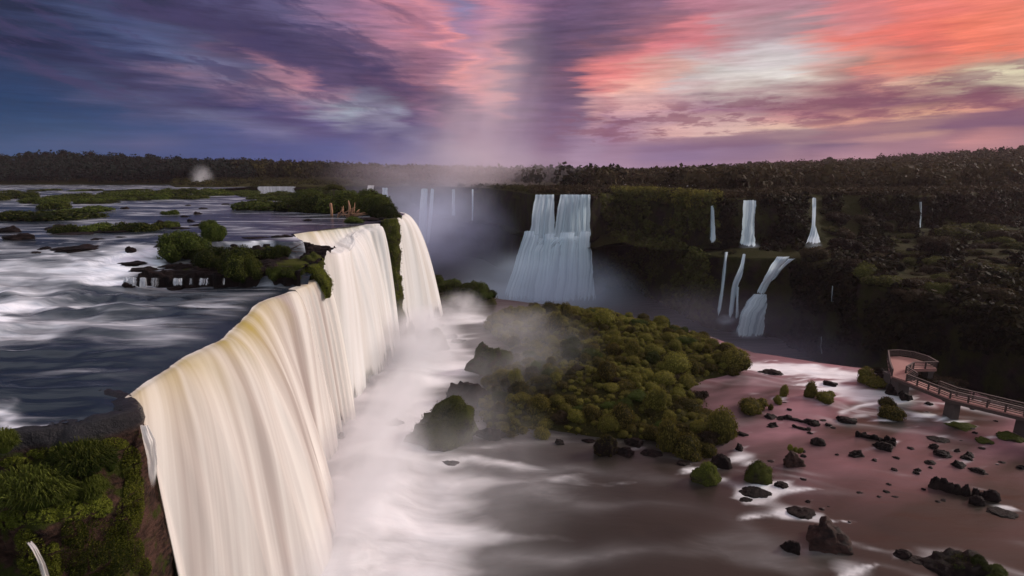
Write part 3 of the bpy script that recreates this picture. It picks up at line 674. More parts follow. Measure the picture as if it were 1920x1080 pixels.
Zb += 0.14 * np.clip(fb, 0, 1) * fbm(Xb * .22, Yb * .3, 9, 3)
Zb += 1.6 * sst(8, 0, dist) * sst(110, 96, Yb) * (0.6 + .5 * fbm(Xb * .15, Yb * .15, 6, 3))
me = mesh('lower_river', np.stack([Xb, Yb, Zb], -1).reshape(-1, 3), gridfaces(*Xb.shape), M['basin'], attrs={'foam': fb, 'veil': np.clip(sst(10, 40, Xb) * np.clip(.25 + 1.2 * fbm(Xb * .03 + Yb * .02, Yb * .09, 5.1, 3), 0, 1) * .42 * crests(Xb, Yb + Xb * .35, .035, .26, 3.7, 6) + sst(40, 8, dist) * sst(4, 16, dist) * .19 * crests(Xb, Yb, .020, .15, 9.2, 4) * sst(95, 70, Yb), 0, .4), 'shoal_sheen': np.clip(sst(14, 44, Xb) * sst(38, 76, Yb) * (.70 + 1.15 * fbm(Xb * .035 + Yb * .02, Yb * .13 - Xb * .07, 7.7, 4)), 0, 1.1) * .9 + .02})
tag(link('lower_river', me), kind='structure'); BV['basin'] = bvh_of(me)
# rock shelf carrying the basin
ex = np.linspace(-40, 210, 200); ey = yedge(ex)
rows = [np.stack([ex, ey + o_ + .8 * fbm(ex * .2, np.full_like(ex, dz * .3), 0, 4) * (dz < -1), np.full_like(ex, ZB + dz)], 1) for o_, dz in ((-9, -.8), (-.5, -.7), (.3, -2.5), (.5, -5), (1.2, -8), (1.8, -11), (3, -14), (4, -18))]
G = np.stack(rows, 1)
me = mesh('basin_shelf', G.reshape(-1, 3), gridfaces(G.shape[0], G.shape[1])[:, ::-1], M['rock'])
tag(link('basin_shelf', me), kind='structure')

# ---- island
def poly_sd(poly, X, Y):
    poly = np.asarray(poly); d = np.full(X.shape, 1e9); ins = np.zeros(X.shape, bool)
    for a, b in zip(poly, np.roll(poly, -1, 0)):
        e = b - a; t = np.clip(((X - a[0]) * e[0] + (Y - a[1]) * e[1]) / (e @ e), 0, 1)
        d = np.minimum(d, np.hypot(X - a[0] - t * e[0], Y - a[1] - t * e[1]))
        c = ((a[1] > Y) != (b[1] > Y)); ins ^= c & (X < (b[0] - a[0]) * (Y - a[1]) / (b[1] - a[1] + 1e-12) + a[0])
    return np.where(ins, -d, d)
isl_px = [(905, 612), (915, 600), (965, 584), (1060, 580), (1150, 593), (1230, 610), (1330, 638), (1405, 672), (1390, 700), (1325, 712), (1300, 728), (1330, 775), (1375, 800), (1372, 822), (1330, 850), (1270, 845), (1220, 828), (1130, 822), (1060, 812), (1000, 805), (960, 822), (905, 800), (898, 750), (905, 716), (935, 690), (960, 660)]
ISL = np.array([U(a, b, ZB)[:2] for a, b in isl_px])
isl2_px = [(792, 540), (850, 545), (930, 560), (935, 572), (880, 574), (830, 578), (795, 572)]
ISL2 = np.array([U(a, b, ZB)[:2] for a, b in isl2_px])
gx, gy = np.meshgrid(np.linspace(-32, 52, 190), np.linspace(48, 166, 240), indexing='ij')
sd1 = poly_sd(ISL, gx, gy); sd2 = poly_sd(ISL2, gx, gy)
gz = ZB - 1.2 + 1.9 * sst(1.2, -1.5, sd1) + 2.2 * sst(0, -14, sd1) + 2.3 * sst(1.2, -1.5, sd2) + 1.5 * sst(0, -5, sd2)
gz += (0.5 * fbm(gx * .16, gy * .16, 3, 4)) * (np.minimum(sd1, sd2) < 1)
me = mesh('island', np.stack([gx, gy, gz], -1).reshape(-1, 3), (lambda f: f[(np.minimum(sd1, sd2).ravel()[f]).max(1) < 2.2])(gridfaces(*gx.shape)), M['soil'])
tag(link('island', me), kind='structure'); BV['island'] = bvh_of(me)

#==PART3==
# ================================================================== WATERFALLS
def fall_mesh(name, lip, out, zb, throw, mat, ni=160, nj=110, lead=2.2, leaddz=0.10, fold=0.5, ff=0.30, drift=0.0, amber=0.7, aspan=0.18, cover=1.0, edge=1.2, power=2.0, seed=0.0, coverend=None, first=None):
    """a curtain of water: lip polyline, outward direction, foot heights, horizontal throw"""
    lip = smooth_poly(lip, ni, 3)
    s = np.r_[0, np.cumsum(np.linalg.norm(np.diff(lip, axis=0), axis=1))]
    k = np.linspace(0, 1, ni)
    ip = lambda v: np.interp(k, np.linspace(0, 1, len(np.atleast_1d(v))), np.atleast_1d(v))
    zb, throw = ip(zb), ip(throw)
    out = np.atleast_2d(np.asarray(out, float)); o2 = np.stack([ip(out[:, 0]), ip(out[:, 1])], 1); o2 /= np.linalg.norm(o2, axis=1)[:, None]
    tl = np.linspace(-1, 0, 10)[:-1]; tf = np.linspace(0, 1, nj)
    # scalloped lip
    sc = 0.55 * fbm(s * .16 + seed, 1.7, seed, 3)
    V, A, C, UV = [], [], [], []
    for t in np.r_[tl, tf]:
        tau = max(t, 0.0)
        f1 = fbm(s * ff + seed + drift * tau, tau * .55, seed, 2); f2 = fbm(s * ff * 3.3 + seed, tau * .7, seed + 4, 2)
        if t < 0: h = t * lead + sc * (1 + t); z = lip[:, 2] + leaddz * (1 + t) - 0.05 * (-t) - .12 * (1 + t) ** 2
        else:
            h = throw * tau + sc * (1 - tau * .3) + fold * (f1 * sst(0, .35, tau) + .16 * f2 * sst(0, .3, tau))
            z = lip[:, 2] + leaddz - .12 - (lip[:, 2] + leaddz - zb) * tau ** power
            if first is not None:
                h0, z0, t0 = first         # a first step down before the main drop
                if tau < t0:
                    q = tau / t0; h = ip(h0) * q + sc * (1 - q) + .25 * f2; z = lip[:, 2] + leaddz - .12 - ip(z0) * (0.75 * sst(0, .45, q) + .25 * q) + .25 * f1 * q + .15 * fbm(s * .55 + seed, q * 4.0, seed, 3) * q
                else:
                    q = (tau - t0) / (1 - t0)
                    zs = lip[:, 2] + leaddz - .12 - ip(z0)
                    h = ip(h0) + throw * q + fold * (f1 * sst(0, .4, q) + .16 * f2 * sst(0, .3, q)) + .25 * f2 * (1 - q)
                    z = zs - (zs - zb) * q ** power + (.25 * f1 + .15 * fbm(s * .55 + seed, 4.0 + q * 9, seed, 3)) * (1 - sst(0, .25, q))
        V.append(np.stack([lip[:, 0] + o2[:, 0] * h, lip[:, 1] + o2[:, 1] * h, z], 1))
        am = amber * np.clip(.75 + 1.0 * fbm(s * .22 + seed, 4.4, seed, 2), 0, 1.2) * math.exp(-((tau) / aspan) ** 2) * (1 if t >= 0 else max(0, 1 + t * 2.0))
        A.append(np.clip(am, 0, 1)); ed = np.minimum(sst(0, edge, s), sst(0, edge, s[-1] - s)) if edge > 0 else 1.0
        cvf = 1 - .62 * float(sst(.84, 1.0, tau))
        cv = cover * cvf if coverend is None else cover + (coverend - cover) * tau
        C.append(np.broadcast_to(cv * ed * (sst(-.75, .0, t) if t < 0 else 1.0), ni))
        UV.append(np.stack([s + seed * 3 + drift * tau * 4, np.full(ni, 0.0)], 1))
    V = np.stack(V, 1); UV = np.stack(UV, 1)
    UV[..., 1] = np.concatenate([np.zeros((ni, 1)), np.cumsum(np.linalg.norm(np.diff(V, axis=1), axis=2), 1)], 1)
    return mesh(name, V.reshape(-1, 3), gridfaces(*V.shape[:2]), mat, uv=UV.reshape(-1, 2), attrs={'amber': np.stack(A, 1), 'cover': np.stack(C, 1)})
def waterfall(me, label, group=None):
    return tag(link('waterfall', me), label, 'waterfall', group)

lipA_v = [Vector((-21.9, 28.9, ZN - .1))] + lipA
waterfall(fall_mesh('waterfall', lipA_v, [(1, -.35), (1, -.12), (1, -.05), (1, -.05)], [ZB - .5], [0.9, 3.6, 6.6, 8.0, 8.0, 7.4, 6.6, 5.6, 4.6, 3.6], M['fall_near'], 420, 150, fold=.85, ff=.15, drift=1.2, amber=1.0, aspan=.30, edge=2.6, lead=.9, leaddz=.0, cover=1.15),
          'broad cream curtain of silky water nearest the camera, with yellowish bands along its lip')
waterfall(fall_mesh('waterfall', [U(552, 544, ZN), U(575, 535, ZN), U(592, 526, ZN), U(606, 520, ZN)], [(1, -.1)], [ZB - .5], [3.2, 2.6, 3.4], M['fall_near'], 90, 90, fold=.4, ff=.6, amber=.5, edge=.5, seed=3, cover=1.0),
          'narrow pale curtain between the near fall and the hanging green moss wedge')
lipB = [U(545, 439, ZU), U(575, 435, ZU), U(610, 429, ZU), U(650, 424, ZU), U(688, 421, ZU), U(702, 420, ZU), U(713, 419, ZU)]
waterfall(fall_mesh('waterfall', lipB, [(.62, -.9), (.75, -.75), (.9, -.5), (1, -.35), (1, -.3)], [ZB - .5], [4.2, 5.5, 6.4, 5.5, 2.2], M['fall_mid'], 300, 150, fold=.95, ff=.19, drift=.8, amber=.6, aspan=.085, edge=1.0, seed=7, cover=1.2, lead=1.5, first=([11.5, 9.5, 6.0, 2.5, 1.2, .8], [2.1, 2.6, 2.8, 1.6, .8, .5], .30)),
          'bright white middle waterfall that steps over a foamy terrace before plunging')
lipC = [U(742, 414, ZU), Vector((-24.0, 113, ZU)), Vector((-24.3, 118, ZU)), Vector((-25.0, 125, ZU)), Vector((-27, 130, ZU))]
waterfall(fall_mesh('waterfall', lipC, [(1, 0), (1, .1)], [ZB - .3], [0.4, 3.0, 6.0, 8.0, 9.0], M['fall_mid'], 140, 120, fold=.5, ff=.25, amber=.1, edge=.8, seed=12, cover=1.2, lead=2.5),
          'white arching waterfall farthest along the rim, just behind the mossy rock pillar')

def ribbon(name, pts, mat=None, cover=.95, seed=0.0, bow=.25, nacross=14, fade=(0.03, 0.16)):
    """falling strand: pts = [(left, right)] world pairs from top to bottom"""
    Lp = smooth_poly([p[0] for p in pts], 60, 2); Rp = smooth_poly([p[1] for p in pts], 60, 2)
    V, UV, C = [], [], []
    ln = np.r_[0, np.cumsum(np.linalg.norm(np.diff(Lp, axis=0), axis=1))]
    for i in range(60):
        for j in range(nacross):
            t = j / (nacross - 1); p = Lp[i] * (1 - t) + Rp[i] * t
            w = np.linalg.norm(Rp[i] - Lp[i]); o = -p / np.linalg.norm(p[:2]); o[2] = 0; p = p + (Rp[i] - Lp[i]) * (.07 * perlin(i * .09 + seed * 3, t * 1.5, seed) + .03 * perlin(i * .3, t * 3 + seed, seed)) * min(1, i / 8)
            p = p + o * (w * bow * math.sin(math.pi * t) + .25 * perlin(t * 5 + seed, i * .03, seed))
            V.append(p); UV.append((t * w + seed * 5, ln[i]))
            C.append(cover * min(1, i / (60 * fade[0])) * min(1, (59 - i) / (60 * fade[1])) * (0.55 + .45 * math.sin(math.pi * min(max(t, .02), .98)) ** .5))
    return mesh(name, V, gridfaces(60, nacross), mat or M['fall_far'], uv=UV, attrs={'amber': np.zeros(len(V)), 'cover': np.clip(C, 0, 2)})
def strand(px, y):      # pixel span [(x0,x1,py)...] placed at forward distance y
    return [(UD(a, p, yy_), UD(b, p, yy_)) for (a, b, p), yy_ in zip(px, y)]
def wall_y(px, py, off=1.2):
    h = cast(BV['wall'], px, py); return (h.y - off) if h else 200.0
def wall_strand(px, off=1.3):
    P = resample(np.array(px, float), 16)
    ys_ = np.array([min(wall_y(a + (b - a) * t, p, off) for t in (-.2, .2, .5, .8, 1.2)) for a, b, p in P])
    ys_ = np.minimum(ys_, np.minimum(np.r_[ys_[1:], ys_[-1]], np.r_[ys_[0], ys_[:-1]]))
    for i in range(1, len(ys_)): ys_[i] = min(ys_[i], ys_[i - 1] + .25)
    ys_[1:-1] = (ys_[:-2] + ys_[1:-1] * 2 + ys_[2:]) / 4 - .3
    return strand([tuple(q) for q in P], ys_)

# two-tiered fall on the far wall
tt = empty('waterfall', U(1050, 368, ZU))
tag(tt, 'bluish two-tiered waterfall on the far canyon wall, fanning out over a ledge halfway down', 'waterfall')
def child(o): o.parent = tt; o.matrix_parent_inverse = tt.matrix_world.inverted(); return o
bpy.context.view_layer.update()
y0 = U(1050, 367, ZU).y - 3.2
for i, (a, b, c_, d_, cv) in enumerate([(1004, 1017, 993, 1012, .95), (1018, 1029, 1008, 1022, .85), (1026, 1039, 1018, 1040, 1.0), (1051, 1064, 1038, 1055, 1.0), (1062, 1076, 1052, 1070, 1.05), (1074, 1086, 1067, 1083, .95), (1085, 1096, 1081, 1095, .9), (1094, 1107, 1092, 1106, 1.0)]):
    m_ = [(a, b, 364), (a - 1, b, 370), (a * .6 + c_ * .4 - 1, b * .6 + d_ * .4, 395), (a * .25 + c_ * .75, b * .25 + d_ * .75, 422), (c_ - 1, d_ + 2, 446 + (i * 7) % 12)]
    child(link('upper_strand', ribbon('upper_strand', strand(m_, [y0 + .8, y0, y0 - .6, y0 - 1.1, y0 - 1.6]), cover=cv * 1.1, seed=20 + i * 3, bow=.12, nacross=16, fade=(.02, .10))))
child(link('lower_veil', ribbon('lower_veil', strand([(992, 1106, 434), (984, 1104, 446), (977, 1098, 475), (970, 1094, 510), (962, 1096, 545), (955, 1104, 575)], [y0 - 2, y0 - 4.0, y0 - 5.8, y0 - 7.4, y0 - 8.4, y0 - 9]), cover=.55, seed=31, bow=.05, nacross=80, fade=(.16, .2))))
for i, (a, b, c_, d_, cv) in enumerate([(984, 1002, 950, 980, .95), (996, 1012, 972, 996, .8), (1006, 1030, 986, 1016, 1.1), (1020, 1040, 1006, 1030, .95), (1034, 1060, 1020, 1052, 1.15), (1052, 1078, 1042, 1074, 1.1), (1070, 1088, 1062, 1086, .95), (1088, 1107, 1082, 1114, .9)]):
    m_ = [(a, b, 430 + (i * 7) % 16), (a - 2, b - 1, 442 + (i * 7) % 16), (a * .7 + c_ * .3 - 2, b * .7 + d_ * .3, 470), (a * .35 + c_ * .65, b * .35 + d_ * .65, 505), (c_ - 2, d_ + 2, 545), (c_ - 5, d_ + 6, 575)]
    child(link('lower_strand', ribbon('lower_strand', strand(m_, [y0 - 2.2, y0 - 4.5, y0 - 6.3, y0 - 7.9, y0 - 8.9, y0 - 9.5]), cover=cv * 1.1, seed=50 + i * 3, bow=.2, nacross=16, fade=(.04, .2))))

WF = [  # strands on the right wall: spans, cover, label
 ([(1333, 1338, 384), (1332, 1340, 410), (1331, 1342, 440), (1328, 1346, 460)], .8, 'thin broken strand of water on the dark wall left of the white column fall'),
 ([(1394, 1418, 374), (1393, 1415, 395), (1391, 1414, 430), (1387, 1417, 458), (1388, 1428, 464)], 1.15, 'white column waterfall dropping from the rim to the dark ledge'),
 ([(1523, 1530, 368), (1523, 1530, 390), (1522, 1529, 425), (1513, 1538, 452), (1510, 1540, 463)], .95, 'slender white fall that splits like a forked tail at its foot'),
 ([(1724, 1728, 376), (1723, 1729, 400), (1721, 1730, 432)], .62, 'faint thread of water high on the right end of the canyon wall'),
 ([(1359, 1366, 471), (1357, 1363, 490), (1354, 1362, 515), (1351, 1358, 545), (1346, 1354, 575), (1340, 1352, 603)], .75, 'leftmost thin thread of water below the dark ledge'),
 ([(1393, 1399, 474), (1388, 1396, 498), (1378, 1391, 520), (1372, 1384, 535), (1368, 1377, 570), (1364, 1374, 606)], .85, 'crooked thin cascade zigzagging down the dark wall beside the bell-shaped fall'),
 ([(1381, 1386, 536), (1380, 1385, 565), (1378, 1386, 603)], .6, 'short wisp of water beside the crooked cascade'),
 ([(1560, 1563, 535), (1559, 1563, 550), (1558, 1564, 570)], .5, 'tiny faint trickle under the green terrace edge'),
 ([(1459, 1463, 575), (1458, 1463, 600), (1457, 1464, 634)], .42, 'faint trickle right of the bell-shaped fall'),
 ([(1533, 1543, 630), (1532, 1542, 650), (1534, 1545, 668)], .42, 'faint veil of water low on the wall behind the rapids'),
 ([(1546, 1552, 628), (1547, 1552, 650), (1542, 1548, 674)], .4, 'second faint veil of water low on the wall behind the rapids'),
]
for i, (px, cv, lab) in enumerate(WF):
    waterfall(ribbon('waterfall', wall_strand(px), cover=cv, seed=40 + i * 2.7, bow=.2, nacross=12), lab)
bt = empty('waterfall', U(1405, 628, ZC)); bpy.context.view_layer.update()
tag(bt, 'bell-shaped lower waterfall fed by a stepped chute, spreading at the foot of the dark wall', 'waterfall')
def child2(o): o.parent = bt; o.matrix_parent_inverse = bt.matrix_world.inverted(); return o
child2(link('chute', ribbon('chute', wall_strand([(1458, 1482, 480), (1446, 1464, 497), (1436, 1456, 515), (1428, 1444, 530), (1420, 1436, 545), (1418, 1436, 556)], 2.0), cover=1.0, seed=61, nacross=22)))
child2(link('side_chute', ribbon('side_chute', wall_strand([(1476, 1492, 484), (1468, 1478, 494), (1458, 1466, 506), (1452, 1458, 518), (1440, 1448, 530)], 2.2), cover=.75, seed=64)))
child2(link('curtain', ribbon('curtain', wall_strand([(1415, 1437, 550), (1402, 1437, 562), (1392, 1436, 580), (1384, 1434, 600), (1376, 1432, 636)], 3.0), cover=.98, seed=67, nacross=40, bow=.12)))
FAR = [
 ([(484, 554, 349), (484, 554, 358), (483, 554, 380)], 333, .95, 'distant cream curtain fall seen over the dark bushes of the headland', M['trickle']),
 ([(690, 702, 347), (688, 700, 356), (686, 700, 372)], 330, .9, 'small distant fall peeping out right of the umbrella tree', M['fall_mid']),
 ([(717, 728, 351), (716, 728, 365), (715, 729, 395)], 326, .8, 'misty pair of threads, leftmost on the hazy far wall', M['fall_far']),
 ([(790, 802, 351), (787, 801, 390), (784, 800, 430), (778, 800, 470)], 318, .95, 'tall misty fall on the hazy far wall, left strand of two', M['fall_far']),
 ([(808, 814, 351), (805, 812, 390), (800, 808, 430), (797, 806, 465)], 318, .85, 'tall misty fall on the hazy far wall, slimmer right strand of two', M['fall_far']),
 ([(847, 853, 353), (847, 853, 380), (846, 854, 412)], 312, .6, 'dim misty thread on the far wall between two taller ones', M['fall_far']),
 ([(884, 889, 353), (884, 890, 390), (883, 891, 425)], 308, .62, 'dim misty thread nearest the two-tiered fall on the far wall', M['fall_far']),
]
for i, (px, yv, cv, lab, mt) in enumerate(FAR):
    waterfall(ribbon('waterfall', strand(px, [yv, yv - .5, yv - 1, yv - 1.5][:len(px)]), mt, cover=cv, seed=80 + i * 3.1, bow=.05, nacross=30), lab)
# small cascades in the upper river
def small_fall(px, label, cover=1.0, seed=0, y_=None):
    pr = []
    for a, b, p, z in px: pr.append((U(a, p, z), U(b, p, z)))
    waterfall(ribbon('waterfall', pr, M['fall_mid'], cover=cover, seed=seed, bow=.15, nacross=18, fade=(.05, .15)), label)
for i, (a, b, c_) in enumerate([(232, 258, .95), (262, 276, .9), (282, 300, .6), (325, 342, .8), (352, 362, .6), (372, 392, .7), (416, 422, .7)]):
    p0 = U((a + b) / 2, 541, ZN); yv = p0.y - .9
    small_fall_me = ribbon('waterfall', [(UD(a, 518 + (a > 320) * 2, yv + .5), UD(b, 518 + (a > 320) * 2, yv + .5)), (UD(a - 1, 528, yv + .1), UD(b, 528, yv + .1)), (UD(a - 2, 545 - (a > 300) * 6, yv), UD(b, 545 - (a > 300) * 6, yv))], M['trickle'], cover=c_ * .85, seed=110 + i * 2.3, bow=.1, nacross=30, fade=(.12, .3))
    waterfall(small_fall_me, ['widest trickling curtain on the low rock shelf above the near channel', 'trickle on the low shelf next to the widest one', 'thin gauzy trickle on the low shelf left of the dark rock', 'trickle on the low shelf just right of the dark rock', 'narrow trickle on the low shelf beside the mossy stone', 'forked trickle on the low shelf under the mossy stone', 'lone trickle on the low shelf below the big leafy bush'][i], 'trickles over the low shelf')
# thin film beside the corner of the near ledge
waterfall(ribbon('waterfall', strand([(262, 276, 795), (268, 292, 825), (276, 296, 860), (280, 294, 900), (284, 292, 930)], [28.6, 28.2, 28.0, 27.9, 27.8]), M['fall_near'], cover=.62, seed=130, bow=.2, fade=(.02, .4)), 'thin pinkish sheet of water slipping past the corner of the near rock ledge')
waterfall(ribbon('waterfall', [(a + Vector((0, -.7, 0)), b + Vector((0, -.7, 0))) for a, b in strand([(72, 84, 994), (84, 98, 1008), (97, 112, 1035), (106, 126, 1078), (112, 134, 1110)], [20.9, 20.5, 20.3, 20.2, 20.1])], M['fall_near'], cover=.6, seed=133, bow=.3), 'small bent trickle arching out of the mossy face of the near ledge')

# ================================================================== VEGETATION
def leaf_quads(P, Nn, size, rng, tilt=.9, aspect=.6):
    """leaf-sized faces at points P, roughly facing Nn"""
    n = len(P); d = Nn + rng.normal(size=(n, 3)) * tilt; d /= np.linalg.norm(d, axis=1)[:, None]
    a = np.cross(d, rng.normal(size=(n, 3))); a /= np.linalg.norm(a, axis=1)[:, None] + 1e-9; b = np.cross(d, a)
    s = (size * rng.uniform(.6, 1.4, n))[:, None]
    V = np.stack([P - a * s, P + b * s * aspect, P + a * s, P - b * s * aspect], 1).reshape(-1, 3)
    return V, np.arange(n * 4).reshape(n, 4)
_ico = None
def ico_dirs(n):
    i = np.arange(n) + .5; ph = np.arccos(1 - 2 * i / n); th = math.pi * (1 + 5 ** .5) * i
    return np.stack([np.cos(th) * np.sin(ph), np.sin(th) * np.sin(ph), np.cos(ph)], 1)
def sphere_grid(nu=10, nv=7):
    V = [];
    for j in range(nv + 1):
        for i in range(nu):
            a, b = 2 * math.pi * i / nu, math.pi * j / nv; V.append((math.sin(b) * math.cos(a), math.sin(b) * math.sin(a), math.cos(b)))
    Fq = [(j * nu + i, j * nu + (i + 1) % nu, (j + 1) * nu + (i + 1) % nu, (j + 1) * nu + i) for j in range(nv) for i in range(nu)]
    return np.array(V), np.array(Fq)[:, ::-1]
SG = sphere_grid()
def clump_mesh(name, lumps, mat, per=700, leaf=.06, rng=None, tilt=.8, low=-.35, core=.86, aspect=.6, shell=(.86, 1.08), fuzz=.0):
    """foliage: union of leafy lumps (centre, (rx,ry,rz)) with shaded cores"""
    rng = rng or RNG; Vs, Fs, Ts = [], [], []; o = 0
    rr = max(l[1][0] for l in lumps)
    for c, r in lumps:
        c, r = np.array(c), np.array(r); n = int(per * (r[0] / rr) ** 1.6) + 20
        d = rng.normal(size=(n, 3)); d /= np.linalg.norm(d, axis=1)[:, None]; d = d[d[:, 2] > low]
        lump = 1 + .16 * perlin(d[:, 0] * 2.6 + c[0] * 9, d[:, 1] * 2.6 + c[1] * 9, d[:, 2] * 2.6) + .07 * perlin(d[:, 0] * 7 + c[0], d[:, 1] * 7, d[:, 2] * 7)
        q = rng.uniform(*shell, len(d)) + np.abs(rng.normal(size=len(d))) * fuzz
        P = c + d * r * (q * lump)[:, None]
        V, Fq = leaf_quads(P, d, leaf, rng, tilt, aspect)
        Vs.append(V); Fs.append(Fq + o); o += len(V)
        base = rng.uniform(-.12, .12)
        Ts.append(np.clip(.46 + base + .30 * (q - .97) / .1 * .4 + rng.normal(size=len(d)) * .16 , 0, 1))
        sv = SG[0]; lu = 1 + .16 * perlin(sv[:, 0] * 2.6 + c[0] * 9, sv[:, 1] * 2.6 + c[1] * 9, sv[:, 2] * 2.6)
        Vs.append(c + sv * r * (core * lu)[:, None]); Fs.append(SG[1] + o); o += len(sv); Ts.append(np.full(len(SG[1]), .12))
    return mesh(name, np.concatenate(Vs), np.concatenate(Fs), mat, smooth=False, fattrs={'tint': np.concatenate(Ts)})
def dome_lumps(rng, k, spread=.6, h=.55):
    L = [((0, 0, h * .75), (.72, .72, h))]
    for i in range(k):
        a = rng.uniform(0, 6.28); d = rng.uniform(.25, spread); s = rng.uniform(.28, .5)
        L.append(((math.cos(a) * d, math.sin(a) * d, rng.uniform(.1, h * 1.15)), (s, s, s * rng.uniform(.7, 1.0))))
    return L
def protos(kind, n, mat, k, per, leaf, seed, **kw):
    out = []
    for i in range(n):
        rng = np.random.default_rng(seed + i)
        out.append(clump_mesh(kind, dome_lumps(rng, k if isinstance(k, int) else rng.integers(*k), **{q: kw[q] for q in ('spread', 'h') if q in kw}), mat, per, leaf, rng, **{q: kw[q] for q in kw if q not in ('spread', 'h')}))
    return out
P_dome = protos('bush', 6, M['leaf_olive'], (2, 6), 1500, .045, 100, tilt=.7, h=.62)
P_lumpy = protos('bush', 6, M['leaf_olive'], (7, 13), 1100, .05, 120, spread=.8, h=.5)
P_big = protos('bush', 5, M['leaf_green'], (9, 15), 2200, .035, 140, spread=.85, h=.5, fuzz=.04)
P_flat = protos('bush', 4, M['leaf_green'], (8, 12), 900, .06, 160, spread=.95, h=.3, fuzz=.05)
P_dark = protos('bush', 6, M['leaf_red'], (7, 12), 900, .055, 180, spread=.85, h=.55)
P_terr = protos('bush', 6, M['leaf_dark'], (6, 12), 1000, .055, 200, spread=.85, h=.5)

def plant(me, loc, s, label, cat='bush', group=None, name='bush', rz=None, sz=None):
    o = link(name, me); o.location = loc; o.rotation_euler = (0, 0, random.uniform(0, 6.28) if rz is None else rz)
    o.scale = (s[0], s[1], s[2]) if isinstance(s, (tuple, list)) else (s, s, s)
    return tag(o, label, cat, group)

# --- island thicket
kept = []
rb = np.random.default_rng(55)
G_ISL = 'bushes of the thicket covering the island'
for rad0, tr in ((1.9, 45), (1.5, 260), (1.15, 900), (.85, 2600), (.62, 4200), (.45, 4500)):
    for _ in range(tr):
        x, y = rb.uniform(-12, 48), rb.uniform(55, 140)
        if float(poly_sd(ISL, np.array([x]), np.array([y]))[0]) > -0.3: continue
        rad = rad0 * rb.uniform(.85, 1.15)
        if any((x - a) ** 2 + (y - b) ** 2 < (.76 * (rad + c)) ** 2 for a, b, c in kept): continue
        kept.append((x, y, rad))
kept.sort(key=lambda k: -k[2] / math.hypot(k[0], k[1]))
def join(name, items, mat):
    Vs, Fs, Ts, o = [], [], [], 0
    for me, loc, sc, rz in items:
        n = len(me.vertices); V = np.zeros(n * 3, np.float32); me.vertices.foreach_get('co', V); V = V.reshape(-1, 3) * np.array(sc)
        V = np.stack([V[:, 0] * math.cos(rz) - V[:, 1] * math.sin(rz), V[:, 0] * math.sin(rz) + V[:, 1] * math.cos(rz), V[:, 2]], 1) + np.array(loc)
        Fq = np.zeros(len(me.loops), np.int32); me.loops.foreach_get('vertex_index', Fq); t = np.zeros(len(me.polygons), np.float32); me.attributes['tint'].data.foreach_get('value', t)
        Vs.append(V); Fs.append(Fq.reshape(-1, 4) + o); Ts.append(np.clip(t + random.uniform(-.12, .12), 0, 1)); o += n
    return link(name, mesh(name, np.concatenate(Vs), np.concatenate(Fs), mat, False, fattrs={'tint': np.concatenate(Ts)}))
P_small = protos('bush', 5, M['leaf_olive'], (1, 4), 420, .075, 220, tilt=.7, h=.62)
low = []
for i, (x, y, rad) in enumerate(kept):
    p = drop(BV['island'], x, y, 50); sc = (rad * random.uniform(.9, 1.3), rad * random.uniform(.9, 1.2), rad * random.uniform(.65, 1.35))
    if i < 200:
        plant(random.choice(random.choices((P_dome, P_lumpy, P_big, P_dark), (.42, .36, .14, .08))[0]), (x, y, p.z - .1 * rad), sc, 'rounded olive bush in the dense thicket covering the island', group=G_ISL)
    else: low.append((random.choice(P_small), (x, y, p.z - .1 * rad), sc, random.uniform(0, 6)))
tag(join('low_bushes', low, M['leaf_olive']), 'small low bushes filling the gaps of the island thicket', 'bushes', kind='stuff')
# named bushes that stand out on the island: px, py(base), width px, height px
def bush_at(px, py, w, h, label, bv='island', me=None, group=None, cat='bush', z=None, name='bush', wy=None):
    p = cast(BV[bv], px, py) if z is None else U(px, py, z)
    if p is None: p = U(px, py, ZB)
    d = depth(p); rx = w * d / F / 2 / .92; rz = h * d / F / .98
    return plant(me or random.choice(P_dome), p - Vector((0, 0, .12 * rz)), (rx, wy or rx, rz / 1.05), label, cat, group, name)
for a in [(1063, 600, 26, 36, 'tall knob-like bush standing highest on the skyline of the island'), (1040, 622, 40, 42, 'tall rounded bush left below the skyline knob'), (1133, 612, 60, 36, 'broad bush on the island skyline right of the tall knob'),
          (1238, 612, 34, 22, 'pale-topped bush on the right shoulder of the island'), (1185, 668, 34, 36, 'dark reddish pointed bush in the middle of the island'), (1138, 712, 44, 40, 'dark dome bush near the centre of the island'),
          (1268, 695, 62, 36, 'wide flat bush at the pool on the right of the island'), (1378, 690, 66, 40, 'big bush at the right tip of the island'), (1372, 705, 28, 20, 'small round bush in the shallows at the island tip'),
          (1165, 800, 56, 48, 'large pale dome bush in the front of the island'), (1228, 768, 46, 48, 'tall pale dome bush behind the front shore of the island'), (1352, 822, 64, 66, 'big shaggy bush closing the right end of the front shore'),
          (1250, 848, 50, 78, 'tallest shaggy bush on the front shore of the island'), (1285, 858, 62, 52, 'drooping bush at the waterline of the front shore'), (1326, 860, 40, 32, 'low bush at the right corner of the front shore'),
          (1015, 832, 42, 36, 'lone round bush at the misty left end of the front shore'), (967, 722, 34, 34, 'pale square bush in the mist beside the big boulder'), (1300, 700, 30, 26, 'bush above the pink inlet on the right of the island')]:
    bush_at(*a)
rb = np.random.default_rng(77)
